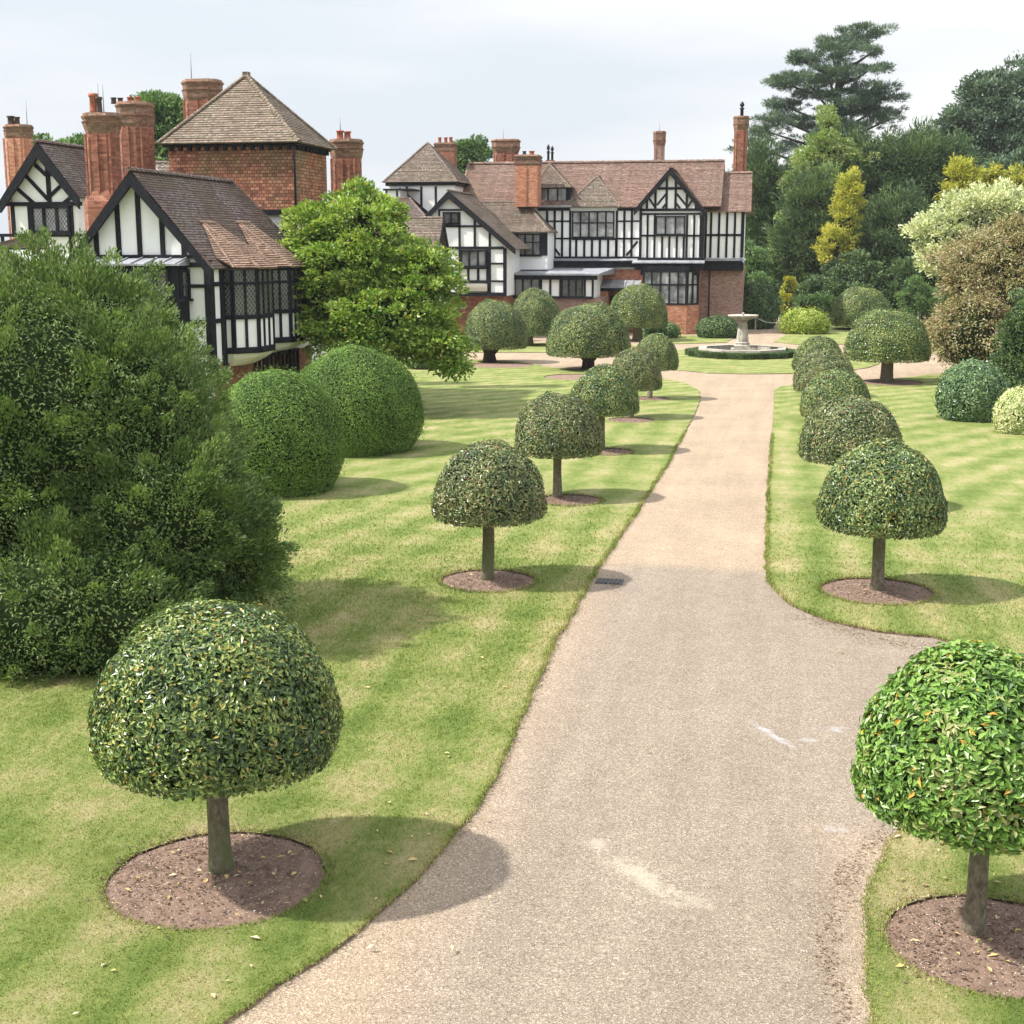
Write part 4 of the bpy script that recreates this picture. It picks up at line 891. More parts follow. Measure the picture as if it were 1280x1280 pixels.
# right wing timbers
def w_m(x0, y0, x1, y1, o1=.06): fw_.prect(tg, c5(x0), d5(y0), c5(x1), d5(y1), 0, o1)
for x in (890, 933, 975, 1017): w_m(x - 6, 618, x + 6, 862)
w_m(856, 618, 868, 900, .07); w_m(1050, 615, 1068, 862, .08); w_m(856, 736, 1052, 748); w_m(856, 606, 1064, 618, .08)
w_m(856, 885, 1064, 932, .0); 
tg.build('timber_frame', M['timber'], MH)
# bressummers / jetties and lead
jb = MB(); jl = MB()
a0, t0 = fm.px(c5(-20), d5(912)); a1, t1 = fm.px(c5(512), d5(880)); jb.box((a0, YM - .35, t0), (xg0 - .01, YM - .005, t1))
jl.prism([(a0, YM - .5, t1 + .002), (xg0 - .3, YM - .5, t1 + .002), (xg0 - .3, YM - .005, t1 + .002), (a0, YM - .005, t1 + .002)], [(a0, YM - .5, t1 + .06), (xg0 - .3, YM - .5, t1 + .06), (xg0 - .3, YM - .005, t1 + .2), (a0, YM - .005, t1 + .2)])
a0, t0 = fg.px(c5(482), d5(935)); a1, t1 = fg.px(c5(850), d5(893)); jb.box((a0 + .05, YG - .55, t0 + .1), (a1 - .05, YG - .0, t1)); jb.box((xg0, YG - .3, t0 - .25), (xg1, YG + 1, t0 + .09))
jl.prism([(a0 - .1, YG - .75, t1 + .002), (a1 + .1, YG - .75, t1 + .002), (a1 + .1, YG - .005, t1 + .002), (a0 - .1, YG - .005, t1 + .002)], [(a0 - .1, YG - .75, t1 + .07), (a1 + .1, YG - .75, t1 + .07), (a1 + .1, YG - .005, t1 + .24), (a0 - .1, YG - .005, t1 + .24)])
a0, t0 = fw_.px(c5(860), d5(930)); a1, t1 = fw_.px(c5(1068), d5(880)); jb.box((xg1 + .1, YW - .25, t0), (xwr + .03, YW + .24, t1)); jl.prism([(xg1 + .1, YW - .45, t1 + .002), (xwr + .25, YW - .45, t1 + .002), (xwr + .25, YW - .005, t1 + .002), (xg1 + .1, YW - .005, t1 + .002)], [(xg1 + .1, YW - .45, t1 + .06), (xwr + .25, YW - .45, t1 + .06), (xwr + .25, YW - .005, t1 + .18), (xg1 + .1, YW - .005, t1 + .18)])
jb.build('jetty_beam', M['timber'], MH); jl.build('lead_canopy', M['lead'], MH)
# ground floor of main range, brick
gb = MB(); gb.box((xl, YM - .04, 0), (xg0 - .02, YM - .01, fm.px(770, 337)[1])); gb.box((xg0, YG + .3, 0), (xg1, RY, zjg)); gb.build('wall', M['brick_orange'], MH, 'orange brick ground floor of the main range')
# ground floor bay under gable
YBy = 96.4; fb_ = Face(0, YBy, 1, 0); xb0 = fb_.px(803, 390)[0]; xb1 = fb_.px(858, 390)[0]; xb2 = fb_.px(871.5, 390)[0]; zsill = fb_.px(835, 381)[1]; ztop = fb_.px(835, 339)[1]
pts = [(xb0, YG + .35), (xb0, YBy), (xb1, YBy), (xb2, YBy + .75), (xb2, YG + .35)]
bb_ = MB(); bb_.prism([(x, y, 0) for x, y in pts], [(x, y, zsill) for x, y in pts]); bay = bb_.build('bay_window', M['brick_orange'], MH, 'canted brick bay with tall leaded glazing under the gable')
gp = MB(); ip = [(xb0 + .04, YG + .35), (xb0 + .04, YBy + .05), (xb1 - .02, YBy + .05), (xb2 - .04, YBy + .78), (xb2 - .04, YG + .35)]; gp.prism([(x, y, zsill + .001) for x, y in ip], [(x, y, ztop) for x, y in ip]); gp.build('pane', M['glass_pale'], bay)
fr2 = MB()
for (x0_, y0_), (x1_, y1_) in zip(pts[:-1], pts[1:]):
    L_ = math.hypot(x1_ - x0_, y1_ - y0_); fc = Face(x0_, y0_, x1_ - x0_, y1_ - y0_); n = max(1, round(L_ / .62))
    for i in range(n + 1): s0 = min(max(L_ * i / n, .06), L_ - .06); fc.rect(fr2, s0 - .06, zsill + .1, s0 + .06, ztop + .1, -.03, .04)
    for z in (zsill + .05, zsill + (ztop - zsill) * .6, ztop - .02): fc.rect(fr2, 0, z - .06, L_, z + .06, -.03, .025)
fr2.prism([(x, y, ztop + .05) for x, y in pts], [(x, y, ztop + .35) for x, y in pts]); fr2.build('window_frame', M['timber'], bay)
# first floor windows
pwindow(MH, fm, c5(150), d5(614), c5(376), d5(757), 5, (.56,), 'glass_pale', label='wide five-light window below the small hipped roof')
pwindow(MH, fg, c5(596), d5(640), c5(754), d5(742), 3, (), 'glass_pale', label='three-light window in the tall gable', out=.14)
# little hipped roofs in front of main slope
def hip(fc, Yp, ua, va, uL, vL, uR, vR, deep, mat, lab, base=True):
    A = fc.px(uL, vL); B = fc.px(uR, vR); z = (A[1] + B[1]) / 2; ha = Face(0, Yp + deep, 1, 0).px(ua, va)
    mb = MB(); a = (A[0], Yp - .4, z); b = (B[0], Yp - .4, z); c_ = (ha[0], Yp + deep, ha[1])
    k = (ha[1] - z)
    courses(mb, [a, b, c_], .12, .03); courses(mb, [b, (B[0], Yp + deep * 1.4, z), (ha[0], Yp + deep * 2, ha[1]), c_], .12, .03); courses(mb, [a, (A[0], Yp + deep * 1.4, z), (ha[0], Yp + deep * 2, ha[1]), c_], .12, .03)
    ridge(mb, b, c_, .09, .22); ridge(mb, a, c_, .09, .22); ridge(mb, c_, (ha[0], Yp + deep * 2, ha[1]), .1, .3)
    mb.build('roof', M[mat], MH, lab); return A[0], B[0], z
hip(fm, YM, 746.8, 220, 706, 258.5, 776, 258.5, 1.7, 'roof_grey', 'small hipped roof over the wide window')
# left dormer
fd = Face(0, YM + .3, 1, 0); A = fd.px(672, 257); B = fd.px(713, 233.5); dm = MB(); dm.box((A[0], YM + .3, A[1] - .2), (B[0], YM + 3.2, B[1])); dor = dm.build('dormer', M['timber'], MH, 'dark dormer with three leaded lights on the roof')
pwindow(dor.parent, fd, 673.5, 234.5, 709, 256.5, 3, (), 'glass_pale', label='dormer window with pale leaded lights')
hip(fd, YM + .3, 686.5, 205, 668, 234.5, 714.5, 234.5, 1.7, 'roof_grey', 'hipped roof of the dormer')
led = MB(); q = fm.px(662, 258.5); q2 = fm.px(716, 257); led.box((q[0], YM - .55, q[1] - .05), (q2[0], YM + .28, q[1] + .08)); led.build('lead_canopy', M['lead'], MH)
# porch canopy and door between annex and bay
pc = MB(); fp = Face(0, YM - 1.5, 1, 0); q = fp.px(744, 360); q2 = fp.px(799, 352); ztp = q[1]
pc.prism([(q[0], YM - 1.5, ztp), (q2[0], YM - 1.5, ztp), (q2[0], YM - .05, ztp), (q[0], YM - .05, ztp)], [(q[0], YM - 1.5, ztp + .1), (q2[0], YM - 1.5, ztp + .1), (q2[0], YM - .05, ztp + .55), (q[0], YM - .05, ztp + .55)])
for i in range(7): x = q[0] + (q2[0] - q[0]) * i / 6; pc.prism([(x - .03, YM - 1.5, ztp + .1), (x + .03, YM - 1.5, ztp + .1), (x + .03, YM - .05, ztp + .55), (x - .03, YM - .05, ztp + .55)], [(x - .03, YM - 1.5, ztp + .15), (x + .03, YM - 1.5, ztp + .15), (x + .03, YM - .05, ztp + .6), (x - .03, YM - .05, ztp + .6)])
pc.build('lead_canopy', M['lead'], MH, 'sloping ribbed lead canopy over the side door')
pbk = MB(); pbk.box((q[0] + .05, YM - 1.45, ztp - .22), (q2[0] - .05, YM - .06, ztp - .002)); pbk.build('jetty_beam', M['timber'], MH)
pbr = MB(); pbr.box((q[0] + .1, YM - 1.4, 0), (q[0] + .9, YM - .06, ztp - .23)); pbr.build('porch_pier', M['brick_orange'], MH); pbr = MB(); pbr.box((q2[0] - .4, YM - 1.4, 0), (q2[0] - .1, YM - .06, ztp - .23)); pbr.build('porch_pier', M['brick_orange'], MH)
dr = MB(); fdr = Face(0, YM - .05, 1, 0); s = fdr.px(762, 380); fdr.rect(dr, s[0] - .6, 0, s[0] + .6, 2.6, 0, .06)
for i in range(5): fdr.rect(dr, s[0] - .55 + i * .22, .1, s[0] - .36 + i * .22, 2.5, .06, .08)
door = dr.build('door', M['timber'], MH)
# pipes
pp = MB(); x = fw_.px(886, 380)[0]; pp.tube([(x, YW - .0, 0), (x, YW - .0, fw_.px(886, 328)[1])], [.06, .06], 8); x = fw_.px(876.5, 300)[0]; pp.tube([(x, YW - .1, 0), (x, YW - .1, zew)], [.06, .06], 8); pp.build('drainpipe', M['iron'], MH)
# flat-roofed annex
YA = 93.5; fa = Face(0, YA, 1, 0); xa0 = fa.px(621, 360)[0]; xa1 = fa.px(742, 360)[0]; za1 = fa.px(690, 344)[1]; zab = fa.px(690, 372)[1]
an = MB(); an.box((xa0, YA, zab), (xa1, YM - .05, za1)); an.build('wall', M['plaster'], MH, 'white plastered wall of the flat-roofed annex')
ab = MB(); ab.box((xa0, YA + .06, 0), (xa1 + .5, YM - .06, zab - .001)); ab.build('wall', M['brick_pale'], MH, 'brick base of the annex')
al = MB(); al.prism([(xa0 - .3, YA - .35, za1), (xa1 + .4, YA - .35, za1), (xa1 + .9, YM - .06, za1), (xa0 - .3, YM - .06, za1)], [(xa0 - .3, YA - .35, za1 + .12), (xa1 + .4, YA - .35, za1 + .12), (xa1 + .9, YM - .06, za1 + .45), (xa0 - .3, YM - .06, za1 + .45)]); al.build('roof', M['lead'], MH, 'flat lead roof of the annex')
at_ = MB(); at_.box((xa0 - .2, YA - .25, za1 - .3), (xa1 + .25, YA - .002, za1 - .002))
for u in (622, 639.5, 676.5, 688, 700.5, 731, 741): fa.prect(at_, u - 1.3, 348, u + 1.3, 372, 0, .07)
fa.rect(at_, xa0, zab - .05, xa1, zab + .1, .0, .09); at_.build('timber_frame', M['timber'], MH)
pwindow(MH, fa, 643, 347, 675, 371, 3, (), 'glass', label='pale three-light annex window'); pwindow(MH, fa, 702, 347, 729, 371.5, 3, (), 'glass_dark', label='dark three-light annex window')
# catslide gable (service wing)
YS = 90.0; fs_ = Face(0, YS, 1, 0); kx, kz = fs_.px(562, 239); lx, lz = fs_.px(533, 270); rx_, rz_ = fs_.px(645.6, 311); xs0 = fs_.px(541, 300)[0]; xs1 = fs_.px(631, 330)[0]; zsb = fs_.px(590, 370)[1]
sR = (kz - rz_) / (rx_ - kx); sL = (kz - lz) / (kx - lx)
sw = MB(); zf = lambda x: kz - (sR * (x - kx) if x > kx else sL * (kx - x)) - .12
YE = 97.
for y_, nm, z0_ in ((YS, 'wall', zsb),):
    sw.prism([(xs0, YS, z0_), (xs1, YS, z0_), (xs1, YS, zf(xs1)), (kx, YS, kz - .12), (xs0, YS, zf(xs0))], [(xs0, YE, z0_), (xs1, YE, z0_), (xs1, YE, zf(xs1)), (kx, YE, kz - .12), (xs0, YE, zf(xs0))])
sw.build('wall', M['plaster'], MH, 'white plastered wall of the lopsided service gable')
sb = MB(); sb.box((xs0, YS + .3, 0), (xs1 - .1, YE, zsb - .001)); sb.build('wall', M['brick'], MH, 'red brick base of the service gable')
sr = MB(); ysf = YS - .4
courses(sr, [(kx, ysf, kz), (kx, YE, kz), (rx_, YE, rz_), (rx_, ysf, rz_)], .12, .03); courses(sr, [(kx, ysf, kz), (kx, YE, kz), (lx, YE, lz), (lx, ysf, lz)], .12, .03); ridge(sr, (kx, ysf, kz + .02), (kx, YE, kz + .02), .11, .35)
sr.build('roof', M['roof_grey'], MH, 'long sloping brown roof of the service gable')
sbb = MB(); fsb = Face(0, YS - .3, 1, 0); barge(sbb, fsb, (kx, kz), (rx_, rz_), .38); barge(sbb, fsb, (kx, kz), (lx, lz), .38, .001, .121); sbb.build('bargeboard', M['timber'], MH)
st = MB()
def c4_(x): return 460 + x / 5.333
def d4_(y): return 160 + y / 5.333
def sv(x0, y0, x1, y1, o1=.06): fs_.prect(st, c4_(x0), d4_(y0), c4_(x1), d4_(y1), 0, o1)
sv(605, 560, 619, 1100, .07); sv(705, 610, 720, 790); sv(805, 700, 820, 790); sv(470, 540, 635, 552, .07); sv(440, 648, 760, 662, .07); sv(440, 790, 905, 808, .08)
sv(790, 808, 820, 1100, .08); sv(902, 800, 925, 1100, .07); sv(822, 898, 902, 910); sv(822, 1015, 902, 1027); sv(455, 805, 470, 1100)
sv(620, 925, 795, 940, .09); sv(620, 1015, 795, 1035, .1); sv(662, 940, 677, 1015); sv(727, 940, 743, 1015); sv(560, 930, 606, 945); sv(455, 1095, 925, 1120, .15)
sv(470, 552, 482, 648); st.build('timber_frame', M['timber'], MH)
pwindow(MH, fs_, c4_(500), d4_(560), c4_(606), d4_(640), 2, (), 'glass_dark', label='small dark window high in the service gable'); pwindow(MH, fs_, c4_(620), d4_(812), c4_(792), d4_(926), 3, (), 'glass_pale', out=.2, label='three-light window low in the service gable')
cv = MB(); q = fs_.px(c4_(622), d4_(1040)); q2 = fs_.px(c4_(797), d4_(1092))
for (o0, z0_), (o1, z1_) in zip([(.3, q[1]), (.26, q[1] - .2), (.15, q[1] - .45)], [(.26, q[1] - .2), (.15, q[1] - .45), (.02, q2[1])]):
    cv.prism([fs_.p(q[0], z0_, 0), fs_.p(q[0], z0_, o0), fs_.p(q2[0], z0_, o0), fs_.p(q2[0], z0_, 0)], [fs_.p(q[0], z1_, 0), fs_.p(q[0], z1_, o1), fs_.p(q2[0], z1_, o1), fs_.p(q2[0], z1_, 0)])
cv.build('cove', M['cream_plaster'], MH)
# cross roof right of it with dark window
YC = 95.4; fc_ = Face(0, YC, 1, 0); e0 = fc_.px(629, 290); e1 = fc_.px(688.5, 290); R2 = Face(0, YC + 2.6, 1, 0); t0_ = R2.px(592, 253); t1_ = R2.px(657, 253)
cr2 = MB(); zc_ = e0[1]
courses(cr2, [(e0[0] - 2.5, YC - .35, zc_), (e1[0], YC - .35, zc_), (t1_[0], YC + 2.6, t0_[1]), (t0_[0] - .5, YC + 2.6, t0_[1])], .12, .03); courses(cr2, [(e1[0], YC - .35, zc_), (e1[0], YC + 5.4, zc_), (t1_[0], YC + 2.6, t0_[1])], .12, .03)
ridge(cr2, (t0_[0], YC + 2.6, t0_[1]), (t1_[0], YC + 2.6, t0_[1]), .11, .35); ridge(cr2, (e1[0], YC - .35, zc_), (t1_[0], YC + 2.6, t0_[1]), .1, .25); cr2.build('roof', M['roof_grey'], MH, 'speckled hipped roof beside the orange chimney')
cw = MB(); xa = fc_.px(634, 300)[0]; xb = fc_.px(684, 300)[0]; cw.box((xa, YC, fc_.px(660, 337)[1]), (xb, YM - .02, zc_ - .02)); cw.build('wall', M['plaster'], MH, 'white wall beneath the speckled hipped roof')
ct = MB(); fc_.prect(ct, 640, 291.5, 648, 319.5, 0, .06); ct.build('post', M['timber'], MH); ct = MB(); fc_.prect(ct, 675.5, 291.5, 684.5, 319.5, 0, .06); ct.build('post', M['timber'], MH)
pwindow(MH, fc_, 647, 292, 676, 319.5, 3, (.6,), 'glass', label='window beneath the speckled hipped roof')
# pyramid-roofed block behind
YP = 97.; fp_ = Face(0, YP, 1, 0); e0 = fp_.px(480, 228); e1 = fp_.px(573, 228); zp = e0[1]; wd = e1[0] - e0[0]; yb_ = YP + 3.9
apY = (YP + yb_) / 2; apq = Face(0, apY, 1, 0).px(534.5, 178.5)
pr = MB(); c4b = [(e0[0], YP - .3), (e1[0], YP - .3), (e1[0] + .1, yb_ + .3), (e0[0], yb_ + .3)]
for i in range(4): a, b = c4b[i], c4b[(i + 1) % 4]; courses(pr, [(a[0], a[1], zp), (b[0], b[1], zp), (apq[0], apY, apq[1])], .12, .03)
for a in c4b: ridge(pr, (a[0], a[1], zp), (apq[0], apY, apq[1]), .09, .25)
pr.build('roof', M['roof_grey'], MH, 'lichened pyramid roof at the left of the main house')
pw = MB(); pw.box((e0[0] + .4, YP, 0), (e1[0] - .3, yb_, zp)); pw.build('wall', M['plaster'], MH, 'white wall below the lichened pyramid roof')
pt = MB(); pt.box((e0[0] + .15, YP - .18, zp - .25), (e1[0] - .1, yb_ + .1, zp - .03))
for u in (509, 527, 545): fp_.prect(pt, u - 1.3, 233, u + 1.3, 275, 0, .06)
fp_.pbeam(pt, 499, 236, 534, 266, .22, 0, .09); pt.build('timber_frame', M['timber'], MH)
# flat dormer and brown roofs left of the service gable
sd = MB(); fq = Face(0, 95, 1, 0); a = fq.px(482, 247); b = fq.px(500, 238); sd.box((a[0], 95, a[1] - 1), (b[0], 98, b[1])); sd.build('dormer', M['plaster'], MH, 'small flat-topped dormer')
sdt = MB(); sdt.box((a[0] - .15, 94.85, b[1] + .001), (b[0] + .9, 98, b[1] + .12))
for u in (483, 496.5): fq.prect(sdt, u - 1, 238.5, u + 1, 249, 0, .06)
sdt.build('timber_frame', M['timber'], MH)
br_ = MB(); YR = 93.; fR = Face(0, YR, 1, 0); a = fR.px(462, 272); b = fR.px(533, 272); R3 = Face(0, YR + 2, 1, 0); c_ = R3.px(462, 248); d_ = R3.px(512, 248)
courses(br_, [(a[0], YR, a[1]), (b[0], YR, a[1]), (d_[0], YR + 2, c_[1]), (c_[0], YR + 2, c_[1])], .12, .03); ridge(br_, (c_[0], YR + 2, c_[1]), (d_[0], YR + 2, c_[1])); ridge(br_, (b[0], YR, a[1]), (d_[0], YR + 2, c_[1])); br_.box((a[0], YR + .3, 0), (b[0] - .3, YR + 4, a[1])); br_.build('roof', M['roof_plum'], MH, 'plum-brown roof streaked with lichen behind the leafy tree')
# ridge-side roof with gable facing the drive
Y3 = 84.; f3 = Face(0, Y3, 1, 0); a = f3.px(488, 330); b = f3.px(561, 333); R4 = Face(0, Y3 + 2.2, 1, 0); c_ = R4.px(496, 272); d_ = R4.px(554, 272)
g3 = MB(); zlo = f3.px(540, 334)[1]
courses(g3, [(a[0], Y3, zlo), (b[0], Y3, zlo), (d_[0], Y3 + 2.2, c_[1]), (c_[0] - .5, Y3 + 2.2, c_[1])] if False else [(a[0], Y3, zlo), (d_[0], Y3, zlo), (d_[0], Y3 + 2.2, c_[1]), (a[0], Y3 + 2.2, c_[1])], .12, .03)
courses(g3, [(a[0], Y3 + 4.4, zlo), (d_[0], Y3 + 4.4, zlo), (d_[0], Y3 + 2.2, c_[1]), (a[0], Y3 + 2.2, c_[1])], .12, .03); ridge(g3, (a[0], Y3 + 2.2, c_[1]), (d_[0], Y3 + 2.2, c_[1]))
g3.build('roof', M['roof_grey'], MH, 'pale-flecked roof with gable end facing the drive')
g3w = MB(); g3w.prism([(a[0], Y3 + .4, 0), (a[0], Y3 + 4, 0), (a[0], Y3 + 4, zlo), (a[0], Y3 + 2.2, c_[1] - .25), (a[0], Y3 + .4, zlo)], [(d_[0] - .35, Y3 + .4, 0), (d_[0] - .35, Y3 + 4, 0), (d_[0] - .35, Y3 + 4, zlo), (d_[0] - .35, Y3 + 2.2, c_[1] - .25), (d_[0] - .35, Y3 + .4, zlo)]); g3w.build('wall', M['plaster'], MH, 'white wall under the pale-flecked roof')
g3b = MB(); fe = Face(d_[0] - .05, 0, 0, 1); zr3 = c_[1]; fe.poly(g3b, [(Y3 + 2.2, zr3), (Y3 - .1, zlo - .1), (Y3 - .1, zlo - .5), (Y3 + 2.2, zr3 - .5)], 0, .1); fe.poly(g3b, [(Y3 + 2.2, zr3), (Y3 + 4.5, zlo - .1), (Y3 + 4.5, zlo - .5), (Y3 + 2.2, zr3 - .5)], 0.001, .101); g3b.build('bargeboard', M['timber'], MH)
# chimneys of the main house
chimney(MH, 658, 193, 258, 31, 96.6, 1.6, 'box', 'brick_orange', .75, ((653, 188, 5, 'pot_dark'), (662.5, 188, 7)), label='orange brick double chimney in front of the russet roof', flare=1.08)
chimney(MH, 630, 173.5, 215, 36, 103, 1.4, 'poly', 'brick', 1.0, label='broad ribbed chimney on the main ridge', flare=1.18)
chimney(MH, 687, 200, 212, 11, 103, .6, 'box', 'brick', .2, ((684.5, 180, 4, 'cowl'), (689.5, 182, 4, 'cowl')), label='low stack with twin black cowls', flare=1.05)
chimney(MH, 824, 163.5, 215, 16, 104, .8, 'poly', 'brick_pale', 1.1, label='slim flared chimney at middle of the main ridge', flare=1.22)
chimney(MH, 926.5, 144.5, 225, 20, 103.2, 1.1, 'poly', 'brick', 1.0, ((927, 126, 5.5, 'cowl'),), label='tall chimney with black cowl at the right end', flare=1.2, plinth=.3)
chimney(MH, 555, 178, 235, 27, 101.5, 1.0, 'box', 'brick', .7, ((547.5, 171, 4.6), (555, 171, 4.6), (562, 171, 4.6)), label='chimney with three red pots by the left pyramid roof', flare=1.06)
rod(MH, 824.5, 153, 165, 104.3); rod(MH, 629, 158, 174, 103.6)

# ------------------------------------------------------------------ FOUNTAIN
fc0 = G(927, 446); fx0, fy0 = fc0[0], fc0[1] + .6
FO = empty('stone_fountain', (fx0, fy0, 0), 'pale stone fountain bowl on pedestal in low octagonal basin', 'fountain')
rb = 2.55; bs_ = MB(); bs_.lathe(fx0, fy0, [(rb - .38, .02), (rb - .38, .42), (rb - .42, .47), (rb + .04, .47), (rb + .05, .36), (rb, .33), (rb, .02)], 8, math.pi / 8, False); bs_.build('basin', M['stone'], FO)
wt = MB(); wt.lathe(fx0, fy0, [(rb - .385, .2), (0, .2)], 8, math.pi / 8, False); wt.build('water', M['water'], FO)
pd = MB(); pd.box((fx0 - .62, fy0 - .62, .02), (fx0 + .62, fy0 + .62, .42)); pd.box((fx0 - .46, fy0 - .46, .421), (fx0 + .46, fy0 + .46, .6))
pd.lathe(fx0, fy0, [(.46, .6), (.4, .66), (.42, .74), (.34, .8), (.31, 1.2), (.25, 1.75), (.22, 1.9), (.3, 1.94), (.24, 2.0)], 12, 0, False); pd.build('pedestal', M['stone'], FO)
bo = MB(); bo.lathe(fx0, fy0, [(.2, 1.98), (.34, 2.02), (.62, 2.1), (.82, 2.2), (.86, 2.27), (.82, 2.29), (.7, 2.22), (.3, 2.16), (0, 2.15)], 32); bo.lathe(fx0, fy0, [(.06, 2.15), (.05, 2.33), (.09, 2.36), (.03, 2.42), (0, 2.43)], 10); bo.build('bowl', M['stone'], FO)
# hedge ring
def ring_hedge():
    rg = np.random.default_rng(9); n = 26000; th = rg.random(n) * 2 * math.pi; ang = (th - math.pi / 8) % (math.pi / 4) - math.pi / 8; oct_ = math.cos(math.pi / 8) / np.cos(((th) % (math.pi / 4)) - math.pi / 8)
    rr = (2.66 + rg.random(n) * .52) * oct_; z = .04 + rg.random(n) * .30; top = rg.random(n) < .5; z = np.where(top, .32 + rg.random(n) * .05, z); rr = np.where(top, rr, 3.2 * oct_ - rg.random(n) * .05)
    P = np.stack([fx0 + rr * np.cos(th), fy0 + rr * np.sin(th), z], 1); A = sph(n, rg); NN = nrm(np.stack([np.cos(th) * ~top, np.sin(th) * ~top, top * 1.], 1) + sph(n, rg) * .6)
    g1 = leaf_geo(P, A, NN, .07, .04, rg.random(n), .2, rg); me = arr_mesh('low_hedge', *g1, [M['dark_green']])
    o = bpy.data.objects.new('low_hedge', me); C.objects.link(o); tag(o, 'low clipped dark hedge ring around the stone fountain basin', 'hedge')
    mb = MB(); mb.lathe(fx0, fy0, [(2.6, .01), (2.62, .29), (3.12, .3), (3.16, .01)], 8, math.pi / 8, False); c = mb.build('inner_twigs', M['core'], o)
ring_hedge()

# ------------------------------------------------------------------ TOPIARY
crownA = [dome_crown('topiary_crown', 24000, .062, .026, 1.30, [M['laurel'], M['core']], 11), dome_crown('topiary_crown', 24000, .062, .026, 1.32, [M['laurel_brown'], M['core_brown']], 12, .03), dome_crown('topiary_crown', 24000, .062, .026, 1.28, [M['laurel'], M['core_brown']], 13)]
crown1 = dome_crown('topiary_crown', 36000, .052, .021, 1.30, [M['laurel_yellow'], M['core']], 14)
crownR = dome_crown('topiary_crown', 22000, .078, .034, 1.42, [M['laurel_bright'], M['core_brown']], 15, .02, .45)
crownB = [dome_crown('topiary_crown', 42000, .040, .019, 1.32, [M['laurel'], M['core']], 16), dome_crown('topiary_crown', 42000, .040, .019, 1.3, [M['laurel_yellow'], M['core']], 17)]
def topiary(u, vb, wpx, vt, vcb, mesh, label, group, rtr=.085, hh=1.3, uc=None, rot=None, name='topiary_tree', seed=0, fork=False):
    g_ = G(u, vb); D = depth(g_); R_ = wpx * D / F / 2
    zt = at(u, vt, D + .05)[2]; zb_ = at(u, vcb, D - R_ * .75)[2]
    zb_ = max(.25, zb_); h = zt - zb_
    e = empty(name, (g_[0], g_[1], 0), label, 'topiary tree', group)
    zc3 = np.array((g_[0], g_[1], zb_ + h * .45)) - CP; du = 0 if uc is None else (uc - (640 + F * float(zc3 @ Rv) / float(zc3 @ Fv))) * float(zc3 @ Fv) / F
    c = bpy.data.objects.new('crown', mesh); C.objects.link(c); c.parent = e
    c.location = (du * Rv[0], du * Rv[1], zb_); c.scale = (R_ * (1 + .02 * math.sin(seed * 5.1)), R_ * (1 - .02 * math.sin(seed * 3.3)), h / hh); c.rotation_euler = (0, 0, rot if rot is not None else seed * 1.9)
    X0, Y0 = g_[0], g_[1]
    tm = trunk_mesh((X0, Y0, 0), zb_ + h * .35, rtr * 1.12, rtr * .92, .03, seed, True)
    if fork:
        for a in (.4, 2.6, 4.4): tm.tube([(X0, Y0, zb_ * .55), (X0 + math.cos(a) * .3, Y0 + math.sin(a) * .3, zb_ * .85), (X0 + math.cos(a) * .8, Y0 + math.sin(a) * .8, zb_ + .45)], [rtr * .7, rtr * .55, rtr * .3], 8)
    tm.build('trunk', M['bark'] if not fork else M['bark_dark'], e)
    print(label[:50], 'R', round(R_, 2), 'zb', round(zb_, 2), 'zt', round(zt, 2), 'Y', round(g_[1], 1)); return e
gl, grr, gb_ = 'clipped dome trees lining left side of drive', 'clipped dome trees lining right side of drive', 'large clipped dome trees near the main house'
topiary(277, 1092, 300, 738, 978, crown1, 'large yellow-flecked domed topiary tree nearest in the left row', gl, .1, seed=1, uc=270)
topiary(609, 727, 143, 547, 654, crownA[1], 'domed topiary tree with brown-tinged crown, second in left row beside drain', gl, .105, 1.32, seed=2, uc=611)
topiary(697, 623, 108, 488, 571, crownA[1], 'domed topiary tree third in left row, just beyond the brown-tinged second one', gl, .1, 1.32, seed=3)
topiary(752, 564, 88, 455, 519, crownA[0], 'domed topiary tree fourth from the front in the left row', gl, .1, seed=4, uc=756)
topiary(788, 523, 66, 433, 488, crownA[1], 'small-looking domed topiary tree fifth from the front in left row', gl, .1, 1.32, seed=5, uc=794)
topiary(812, 499, 58, 416, 463, crownA[2], 'last domed topiary tree of left row, nearest the fountain', gl, .1, 1.28, seed=6, uc=820)
topiary(1218, 1170, 300, 790, 1040, crownR, 'bright green loose-leaved topiary tree cut by right edge of photo', grr, .082, 1.42, seed=7, uc=1227)
topiary(1097, 740, 157, 547, 668, crownA[0], 'glossy domed topiary tree on right with its trunk and soil circle in full view', grr, .105, seed=8)
topiary(1067, 634, 123, 492, 580, crownA[1], 'domed topiary crown directly behind the full-view right tree', grr, .1, 1.32, seed=9, uc=1064)
topiary(1049, 569, 88, 460, 524, crownA[2], 'domed topiary crown third in the overlapping right row', grr, .1, 1.28, seed=10, uc=1045)
topiary(1037, 526, 75, 436, 491, crownA[1], 'rust-tinged topiary crown fourth in the overlapping right row', grr, .1, 1.32, seed=11, uc=1031)
topiary(1029, 496, 64, 419, 464, crownA[2], 'furthest topiary crown of the right row, nearest the fountain', grr, .1, 1.28, seed=12, uc=1023)
topiary(612, 453, 80, 374, 437, crownB[0], 'wide topiary tree with forked trunk beside the leafy green tree', gb_, .3, 1.32, seed=13, uc=619, fork=True)
topiary(662, 432, 66, 360, 420, crownB[0], 'topiary tree in front of the white annex windows', gb_, .22, 1.32, seed=14, uc=669)
topiary(735, 462, 104, 378, 447, crownB[0], 'largest far topiary dome on short dark trunk left of the drive', gb_, .28, 1.32, seed=15, fork=True)
